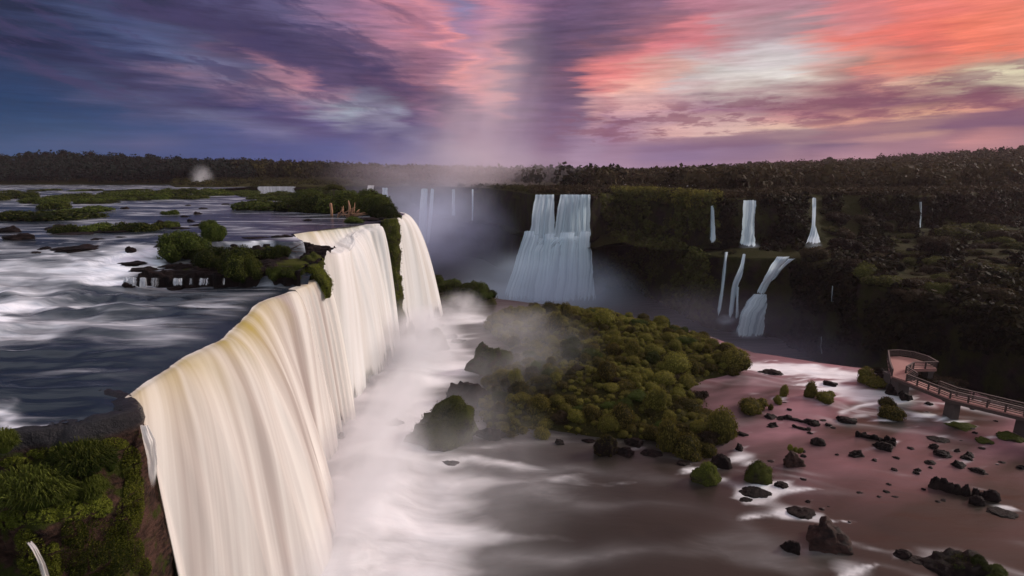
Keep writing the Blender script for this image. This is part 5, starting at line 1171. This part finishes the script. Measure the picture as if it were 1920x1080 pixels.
moss_patch('moss hanging from the step edge under the big grass mounds', [(60, 968, 60, 16), (130, 958, 40, 18), (185, 948, 26, 22), (20, 975, 26, 18)], 1100, 4)
moss_patch('mossy fringe along the dark wet slab at the top of the near ledge', [(215, 832, 26, 12), (160, 838, 34, 10), (90, 850, 40, 12), (30, 868, 30, 12)], 800, 5)
moss_patch('moss at the very bottom of the near ledge beside the fall', [(255, 1040, 14, 34), (270, 1065, 10, 20)], 900, 6)
# ================================================================== DRIFTWOOD
b = cast(BV['river'], 622, 405); d = depth(b); k = d / F
o = MB().tube([(0, 0, -.3), (.02, 0, 4 * k), (.5 * k, 0, 10 * k), (-.3 * k, .1, 16 * k), (-.8 * k, .1, 21 * k), (0, .1, 24 * k)], [3.0 * k, 2.2 * k, 2.5 * k, 2.3 * k, 2.9 * k, 1.8 * k], 8).build('stump', M['wood'], None, True)
o.location = b; tag(o, 'bare pale dead stump standing in the shallows by the headland', 'dead tree')
b = cast(BV['river'], 656, 408); d = depth(b); k = d / F
o = MB().tube([(-1 * k, 0, 0), (0, 0, 10 * k), (.5 * k, 0, 22 * k), (-.6 * k, 0, 32 * k)], [3 * k, 2.4 * k, 2.1 * k, .7 * k], 8).build('stump', M['wood'], None, True)
o.location = b; tag(o, 'tall bare dead trunk rising out of the driftwood pile', 'dead tree')
rb = np.random.default_rng(8); mb = MB()
for i in range(34):
    x0 = rb.uniform(-24, 16) * k; z0 = rb.uniform(0, 8) * k; a = rb.uniform(-.9, .9) if rb.random() < .7 else rb.uniform(.6, 1.7); L_ = rb.uniform(9, 24) * k
    P = [(x0, rb.uniform(-.6, .6), z0), (x0 + L_ * .5 * math.cos(a), rb.uniform(-.6, .6), z0 + L_ * .5 * math.sin(abs(a)) + rb.uniform(-1, 1) * k), (x0 + L_ * math.cos(a), rb.uniform(-.6, .6), z0 + L_ * math.sin(abs(a)))]
    mb.tube(P, [1.2 * k, .9 * k, .35 * k], 5)
mb.tube([(6 * k, -.3, 5 * k), (18 * k, -.3, 7 * k), (30 * k, -.3, 9.5 * k)], [1.8 * k, 1.5 * k, .8 * k], 6); mb.tube([(10 * k, -.5, 3.5 * k), (30 * k, -.5, 6.5 * k)], [1.3 * k, .7 * k], 6)
o = mb.build('driftwood', M['wood'], None, True); o.location = b; tag(o, 'tangled heap of reddish driftwood logs at the headland', 'driftwood')
b = cast(BV['river'], 542, 474); d = depth(b); k = d / F; b.z += 6 * k; rb = np.random.default_rng(18)
mb = MB().tube([(0, 0, 0), (12 * k, 0, 5 * k), (29 * k, 0, 13 * k)], [.8 * k, .6 * k, .25 * k], 5)
for (x1, z1, x2, z2) in [(14, 1, 24, 4), (10, -3, 28, -4), (6, -2, 16, -6), (14, 1, 30, 3), (18, 2, 22, 0), (3, -3, 26, -5), (12, -3, 15, -8), (16, 6, 22, 11)]:
    mb.tube([(0, 0, -2 * k), (x1 * k, 0, z1 * k), (x2 * k, rb.uniform(-.4, .4), z2 * k)], [.55 * k, .4 * k, .15 * k], 4)
o = mb.build('dead_branch', M['twig'], None, True); o.location = b; tag(o, 'bare dead branch reaching over the foam of the middle fall terrace', 'branch')

# ================================================================== WALKWAY
ZD = 29.0
wk = empty('walkway', U(1787, 783, ZB)); tag(wk, 'wooden visitor walkway with railings ending in a lookout platform over the brink', 'walkway'); bpy.context.view_layer.update()
off = Vector(wk.location)
def D2(px, py): return U(px, py, ZD) - off
near = [D2(2040, 824), D2(1920, 781), D2(1850, 764), D2(1781, 747), D2(1740, 731), D2(1699, 715), D2(1673, 705)]
dirs = []
w_ = 2.0
def left_off(L, w):
    out = []
    for i in range(len(L)):
        t = L[min(i + 1, len(L) - 1)] - L[max(i - 1, 0)]; t.normalize(); out.append(L[i] + Vector((t.y, -t.x, 0)) * w)
    return out
far = left_off(near, w_)
def deck_of(name, polys, th=.28):
    mb = MB()
    for P in polys:
        n = len(P); V = [tuple(p) for p in P] + [(p[0], p[1], p[2] - th) for p in P]
        a = sum(P[i][0] * P[(i + 1) % n][1] - P[(i + 1) % n][0] * P[i][1] for i in range(n))
        f = [tuple(range(n)), tuple(range(2 * n - 1, n - 1, -1))] + [(i, i + n, (i + 1) % n + n, (i + 1) % n) for i in range(n)]
        mb.add(V, f if a > 0 else [q[::-1] for q in f])
    return mb.build(name, M['deck'], wk)
quads = [[near[i], near[i + 1], far[i + 1], far[i]] for i in range(len(near) - 2)]
deck_of('deck', quads)
plat = [D2(1672, 705), D2(1667, 690), D2(1664, 669), D2(1684, 668), D2(1712, 672), D2(1738, 680), D2(1757, 691), D2(1712, 691.5), D2(1698, 700), D2(1700, 714)]
deck_of('platform', [[p + Vector((0, 0, .004)) for p in plat]], .5)
# beams along both edges
mb = MB()
for Ln in (near, far):
    for a, b_ in zip(Ln[:-1], Ln[1:]): mb.bar(a + Vector((0, 0, -.42)), b_ + Vector((0, 0, -.42)), .22, .42)
mb.build('edge_beam', M['rail'], wk)
def railing(P, label=None, step=1.9, closed=False, h=1.12):
    seg = []
    for a, b_ in zip(P[:-1], P[1:]):
        n_ = max(1, round((b_ - a).length / step))
        seg += [a + (b_ - a) * (i / n_) for i in range(n_)]
    seg.append(P[-1])
    for q in seg: MB().bar(q, q + Vector((0, 0, h)), .17, .17).build('post', M['rail'], wk)
    mb = MB()
    for a, b_ in zip(P[:-1], P[1:]):
        for z_ in (.28, .54, .80): mb.bar(a + Vector((0, 0, z_)), b_ + Vector((0, 0, z_)), .07, .11)
    mb.build('lower_rails', M['rail'], wk)
    mb = MB()
    for a, b_ in zip(P[:-1], P[1:]): mb.bar(a + Vector((0, 0, h)), b_ + Vector((0, 0, h)), .20, .13)
    mb.build('handrail', M['rail'], wk)
up = Vector((0, 0, .01))
railing([p + up for p in near[:-1]]); railing([p + up for p in far[:-2]])
railing([p + up for p in plat[0:3]]); railing([p + up for p in plat[2:7]]); railing([p + up for p in plat[6:9]] + [far[-2] + up])
def mesh_panel(P):
    mb = MB()
    for a, b_ in zip(P[:-1], P[1:]):
        n_ = max(2, int((b_ - a).length / .22))
        for i in range(n_):
            q = a + (b_ - a) * (i / n_); mb.bar(q + Vector((0, 0, .06)), q + Vector((0, 0, 1.08)), .09, .03)
    mb.build('balusters', M['rail'], wk)
mesh_panel(plat[0:3]); mesh_panel(plat[2:7])
def pier(px, py, w, d_, base=ZB - 1.5, dz=-.3):
    c = U(px, py, ZD) - off; V = []
    mb = MB()
    for z_, k_ in ((ZD + dz - off.z, 1.15), (ZD + dz - .5 - off.z, 1.1), (ZD + dz - .55 - off.z, .95), (base - off.z + .6, 1.0), (base - off.z, 1.25)):
        V += [(c.x + i * w / 2 * k_, c.y + j * d_ / 2 * k_, z_) for i, j in ((-1, -1), (1, -1), (1, 1), (-1, 1))]
    f = [tuple(range(4))] + [(4 * l + i, 4 * l + 4 + i, 4 * l + 4 + (i + 1) % 4, 4 * l + (i + 1) % 4) for l in range(4) for i in range(4)] + [(19, 18, 17, 16)]
    mb.add(V, f); return mb.build('pier', M['concrete'], wk)
pier(1789, 745, 1.0, 1.6); pier(1742, 688, .9, 1.2, base=ZB - 6); pier(1712, 686, .7, 1.0, base=ZB - 6); pier(1674, 696, 1.6, 1.6); pier(1690, 705, 1.8, 1.8); pier(1925, 776, 1.0, 1.6)
for a in [(1685, 742, 44, 40, 'dark rock abutment under the start of the lookout platform'), (1655, 712, 34, 14, 'dark rock at the brink left of the platform'), (1705, 752, 30, 22, 'dark rock in the shade under the walkway')]: rock_at(*a, sy=.7)
for a in [(1770, 726, 60, 20, 'dark scrubby bush growing along the far side of the walkway'), (1735, 716, 50, 18, 'dark bush behind the walkway near the platform'), (1800, 735, 34, 14, 'low bush poking up behind the walkway railing'), (1650, 700, 30, 14, 'dark bush tucked under the platform corner')]:
    bush_at(*a, bv='basin', me=random.choice(P_dark))

# ================================================================== CANYON VEGETATION
rb = np.random.default_rng(31); nter = 0
G_T = 'bushes and trees on the right terrace'
while nter < 290:
    px, py = rb.uniform(1325, 2020), rb.uniform(405, 640)
    h = BV['wall'].ray_cast(Vector((0, 0, CAMZ)), ray(px, py).normalized())
    if h[0] is None or abs(h[1].z) < .62 or h[0].z < 30: continue
    p = h[0]
    if 1370 < px < 1495 and py < 500 or 1500 < px < 1552 and py < 490 or 1712 < px < 1740 and py < 450: continue
    s = rb.choice([1.6, 2.2, 3.0, 4.2], p=[.3, .35, .25, .1]) * rb.uniform(.85, 1.15)
    plant(random.choice(P_terr if rb.random() < .5 else P_dark), p - Vector((0, 0, .2 * s)), (s, s, s * rb.uniform(.55, .95)), 'dark rounded bush crown on the shady terrace right of the canyon', 'tree', G_T, 'tree'); nter += 1  # bush copies, tagged as trees
for a in [(1625, 522, 56, 34, 'round ball-like bush on the edge of the shady terrace', P_terr), (1860, 440, 60, 26, 'tall tree crown high on the right of the terrace', P_terr), (1790, 446, 80, 30, 'spreading tree crown on the terrace below the faint thread of water', P_terr), (1580, 470, 54, 28, 'broad bush at the back of the terrace right of the forked fall', P_dark), (1530, 484, 50, 24, 'dark bush at the terrace corner below the forked fall', P_dark), (1760, 480, 46, 36, 'dark upright bush in the middle of the terrace', P_dark)]:
    bush_at(*a[:5], bv='wall', me=a[5][1])
def stuff_clumps(name, pts, sizes, mat, rng, per, leaf, label, cat, flat=1.0):
    Vs, Fs, Ts, o = [], [], [], 0
    n = len(pts)
    d = rng.normal(size=(n, per, 3)); d[..., 2] = np.abs(d[..., 2]) - .15; d /= np.linalg.norm(d, axis=2)[..., None]
    r = np.asarray(sizes)[:, None, None] * (1, 1, flat); lump = 1 + .3 * rng.normal(size=(n, per, 1)) * .5
    P = pts[:, None, :] + d * r * lump
    s = np.repeat(leaf * np.asarray(sizes), per); V, Fq = leaf_quads(P.reshape(-1, 3), d.reshape(-1, 3), 1.0, rng, .6, .75)
    c = V.reshape(-1, 4, 3).mean(1, keepdims=True); V = ((V.reshape(-1, 4, 3) - c) * s[:, None, None] + c).reshape(-1, 3)
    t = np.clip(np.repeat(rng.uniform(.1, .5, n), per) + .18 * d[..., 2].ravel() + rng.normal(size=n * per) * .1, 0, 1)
    o_ = link(name, mesh(name, V, Fq, mat, False, fattrs={'tint': t})); return tag(o_, label, cat, kind='stuff')
# hanging growth on the far walls
rb = np.random.default_rng(33); pts, sz = [], []
while len(pts) < 3600:
    px, py = rb.uniform(1120, 1960), rb.uniform(362, 660)
    if px > 1480 and rb.random() < .35: continue
    if 1385 < px < 1425 and py < 470 or 1512 < px < 1542 and py < 470 or 1718 < px < 1734 and py < 440 or 1340 < px < 1490 and 470 < py < 630: continue
    h = BV['wall'].ray_cast(Vector((0, 0, CAMZ)), ray(px, py).normalized())
    if h[0] is None: continue
    if fbm(px * .02, py * .014, 3.3, 3) < (-.15 if px < 1330 else -.12): continue
    pts.append(h[0]); sz.append(rb.uniform(.7, 1.9))
_pa = np.array([tuple(p) for p in pts]); sz = np.array(sz); _px = np.array([960 + 1000 * q[0] / depth(q) for q in _pa]); _m = _px < 1345
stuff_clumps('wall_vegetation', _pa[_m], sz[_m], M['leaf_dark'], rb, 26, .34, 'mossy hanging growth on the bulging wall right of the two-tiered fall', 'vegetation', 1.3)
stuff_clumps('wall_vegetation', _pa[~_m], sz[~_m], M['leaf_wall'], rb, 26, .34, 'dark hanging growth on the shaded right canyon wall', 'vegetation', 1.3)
pts, sz = [], []
while len(pts) < 420:
    px, py = rb.uniform(1780, 1990), rb.uniform(358, 425)
    h = BV['wall'].ray_cast(Vector((0, 0, CAMZ)), ray(px, py).normalized())
    if h[0] is not None: pts.append(tuple(h[0])); sz.append(rb.uniform(.8, 2.0))
stuff_clumps('wall_vegetation', np.array(pts), sz, M['leaf_red'], rb, 34, .28, 'russet brush on the sloping rim at the far right', 'vegetation', 1.0)
# forest and scrub of the far plateau
def plateau_points(n, pxr, f, rng):
    out = []
    while len(out) < n:
        px = rng.uniform(*pxr); d, hz = ridge(px); i = int(np.argmin(np.abs(pxs - px))); y = f(inner[i], d, rng); x = (px - 960) / 1000 * y * .985
        p = drop(BV['plateau'], x, y, 250)
        if p is not None: out.append(tuple(p))
    return np.array(out)
rb = np.random.default_rng(35)
pts = plateau_points(1500, (-260, 470), lambda a, d, r: max(a, 408) + (d * 1.03 - max(a, 408)) * r.uniform(0.0, 1) ** 1.1, rb); s = rb.uniform(3.2, 6.2, len(pts))
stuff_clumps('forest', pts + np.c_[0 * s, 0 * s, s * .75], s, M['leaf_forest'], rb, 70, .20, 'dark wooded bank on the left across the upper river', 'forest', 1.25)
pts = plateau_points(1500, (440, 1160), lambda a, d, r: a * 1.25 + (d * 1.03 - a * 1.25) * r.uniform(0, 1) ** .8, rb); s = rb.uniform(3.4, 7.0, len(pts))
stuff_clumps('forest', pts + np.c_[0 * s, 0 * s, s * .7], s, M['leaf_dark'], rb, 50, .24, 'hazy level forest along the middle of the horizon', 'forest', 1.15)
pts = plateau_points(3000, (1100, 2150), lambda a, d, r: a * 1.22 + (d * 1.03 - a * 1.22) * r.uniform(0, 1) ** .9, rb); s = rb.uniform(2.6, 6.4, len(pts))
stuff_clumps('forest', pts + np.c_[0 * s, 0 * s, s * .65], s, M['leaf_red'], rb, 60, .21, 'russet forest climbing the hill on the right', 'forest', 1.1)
pts = plateau_points(2600, (990, 2150), lambda a, d, r: a * r.uniform(1.004, 1.34), rb); s = rb.uniform(.9, 2.2, len(pts))
stuff_clumps('scrub', pts + np.c_[0 * s, 0 * s, s * .3], s, M['leaf_red'], rb, 34, .26, 'low olive scrub on the plateau behind the canyon rim', 'scrub', .8)
pts = plateau_points(900, (300, 1000), lambda a, d, r: a * r.uniform(1.004, 1.3), rb); s = rb.uniform(.8, 2.0, len(pts))
stuff_clumps('scrub', pts + np.c_[0 * s, 0 * s, s * .3], s, M['leaf_dark'], rb, 30, .26, 'hazy scrub along the far rim at the head of the canyon', 'scrub', .8)
# rim growth: taller clumps over the vegetated bulge
pts = plateau_points(330, (1150, 1345), lambda a, d, r: a * r.uniform(1.0, 1.05), rb); s = rb.uniform(1.2, 2.6, len(pts))
stuff_clumps('scrub', pts + np.c_[0 * s, 0 * s, s * .2], s, M['leaf_olive'], rb, 60, .16, 'greener brush crowning the bulging wall left of the thin strand', 'scrub', .9)
# emergent trees on the skylines
for i, (px, py, h_, lab) in enumerate([(135, 280, 16, 'tallest square-topped tree on the left skyline'), (105, 284, 10, 'rounded tree left of the tallest one on the left skyline'), (185, 284, 10, 'tree right of the tallest one on the left skyline'), (292, 288, 9, 'tree standing out on the falling end of the left skyline'), (70, 285, 9, 'small tree farthest left on the skyline'), (635, 302, 8, 'thin tree poking above the hazy horizon forest'), (1895, 272, 12, 'airy tree on the right hilltop'), (1858, 276, 11, 'tree next to the airy one on the right hilltop'), (1700, 288, 9, 'tree on the shoulder of the right hill'), (1545, 294, 9, 'small tree on the gentle slope of the right skyline'), (1398, 302, 9, 'round tree where the right hill starts to rise')]):
    d, hz = ridge(px); x = (px - 960) / 1000 * d * .98; p = drop(BV['plateau'], x, d * .99, 300); top = UD(px, py, d * .99).z; H = max(top - p.z, 8); k = H * .3
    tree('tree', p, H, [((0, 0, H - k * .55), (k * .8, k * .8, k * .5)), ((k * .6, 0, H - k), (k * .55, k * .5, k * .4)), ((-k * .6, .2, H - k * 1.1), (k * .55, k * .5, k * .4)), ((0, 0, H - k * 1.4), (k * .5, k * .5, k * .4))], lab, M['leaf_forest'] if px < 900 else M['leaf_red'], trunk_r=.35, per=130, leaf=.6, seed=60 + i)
# white water glinting on the far plateau
for i, (px, py, w, lab) in enumerate([(1166, 347, 50, 'left pale sliver of rapids on the plateau beyond the rim'), (1243, 347, 24, 'short pale sliver of rapids in the middle of the plateau'), (1284, 347, 46, 'right pale sliver of rapids on the plateau beyond the rim'), (1070, 364, 74, 'pale line of water feeding the two-tiered fall'), (1490, 361, 60, 'thin line of rapids above the forked fall')]):
    d = U(px, py, ZU).y; c = UD(px, py, min(d, 330 if py < 350 else d)); n_ = 14; hw = w * c.y / F / 2
    V, Fq = [], []
    for j in range(n_):
        t = j / (n_ - 1) * 2 - 1; zz = .5 * (1 - t * t) + .3 * perlin(t * 4, i * 3.1)
        for yy_, dz in ((-3, -.6), (-1, zz), (1.5, zz * .9), (4, -.6)): V.append((t * hw, yy_, dz))
    me = mesh('rapids', V, gridfaces(n_, 4)[:, ::-1], M['canyon_water'], attrs={'foam': np.full(len(V), 1.1)}); o = link('rapids', me); o.location = c; o['kind'] = 'structure'

wk_ = fb.copy()
for x, y, r in WAKE:
    wk_ += .42 * fgauss(Xb, Yb, x + r * 1.5, y + r * .9, r * 2.0, r * .45, .35) + .28 * fgauss(Xb, Yb, x, y, r * 1.35, r * 1.15)
bpy.data.objects['lower_river'].data.attributes['foam'].data.foreach_set('value', np.clip(wk_, 0, 1.1).astype(np.float32).ravel())
# ================================================================== MIST AND HAZE
def mist(name, c, r, dens, label, seed=0, rot=(0, 0, 0), **kw):
    V, Fq = sphere_grid(16, 10); me = mesh(name, V, Fq, mat_mist(name + str(seed), dens, **kw)); o = link(name, me); o.location = c; o.scale = r; o.rotation_euler = rot
    return tag(o, label, 'mist', kind='stuff')
mist('mist', (-7, 54, 27), (15, 34, 5.5), .062, 'thin white spray drifting out over the foam below the falls', 10, nscale=1.5)
mist('mist', (-16.5, 58, 27), (7.5, 36, 7), .50, 'white spray at the foot of the near falls', 1, nscale=1.8)
mist('mist', (-17.5, 94, 29), (10, 17, 9), .42, 'white spray at the foot of the middle fall', 2, nscale=1.8)
mist('mist', (0, 94, 27), (20, 27, 9), .06, 'mauve mist drifting over the left of the island', 3, nscale=1.4)
mist('mist', (-12, 121, 28), (8, 9, 6), .2, 'white spray at the foot of the arching fall', 9, nscale=1.6)
mist('mist', (10, 196, 15), (44, 34, 20), .075, 'blue mist round the foot of the two-tiered fall', 4, nscale=1.5, col=(.72, .84, .98))  # cool skylight put into the mist colour
mist('mist', (-45, 265, 30), (60, 75, 34), .034, 'violet mist filling the head of the canyon', 5, nscale=1.6, col=(.74, .78, .98))  # white mist tinted blue-violet in place of the light on it
mist('mist', (-18, 335, 90), (44, 55, 88), .018, 'pale column of spray rising above the canyon', 6, rot=(0, R(18), 0), nscale=1.5, col=(.96, .84, .90))  # sunset pink put into the spray colour
mist('mist', (-38, 330, 62), (95, 60, 26), .016, 'wide mauve veil of spray lying over the far rim of the canyon', 12, nscale=1.8, col=(.96, .84, .90))  # spray tinted for the pink light falling on it
q_ = UD(1050, 446, y0 - 5); mist('mist', tuple(q_), (13, 4, 3.2), .16, 'soft spray along the ledge halfway down the two-tiered fall', 11, nscale=1.5, col=(.80, .90, .98))
for i_, (px, py, r_, lab_) in enumerate([(1405, 463, 3.2, 'little splash cloud at the foot of the white column fall'), (1404, 626, 4.5, 'spray at the foot of the bell-shaped fall'), (1525, 461, 2.6, 'little splash cloud at the foot of the forked fall'), (1362, 600, 3.0, 'faint spray at the foot of the thin threads')]):
    mist('mist', tuple(UD(px, py, wall_y(px, py, 3.5))), (r_ * 1.3, r_, r_ * .8), .28, lab_, 20 + i_, nscale=1.5, col=(.80, .88, .98))
p = U(405, 346, ZU); mist('mist', (p.x, 395, ZU + 5), (10, 10, 12), .10, 'small puff of spray before the wooded bank', 7, nscale=1.2)
mist('mist', (62, 140, 14), (62, 50, 16), .010, 'thin violet mist along the canyon floor', 8, nscale=1.4, col=(.82, .76, .95))

V = [(x, y, z) for z in (1.0, 135.0) for x, y in ((-1400, -60), (1500, -60), (1500, 1500), (-1400, 1500))]
m, T, out = newmat('haze'); pv_ = T.new('ShaderNodeVolumePrincipled'); pv_.inputs['Color'].default_value = (1.0, .78, .84, 1); pv_.inputs['Density'].default_value = 0.00005; pv_.inputs['Anisotropy'].default_value = .2
T.l.new(pv_.outputs[0], out.inputs['Volume'])
tag(link('haze', mesh('haze', V, [(3, 2, 1, 0), (4, 5, 6, 7), (0, 1, 5, 4), (1, 2, 6, 5), (2, 3, 7, 6), (3, 0, 4, 7)], m, False)), kind='stuff')
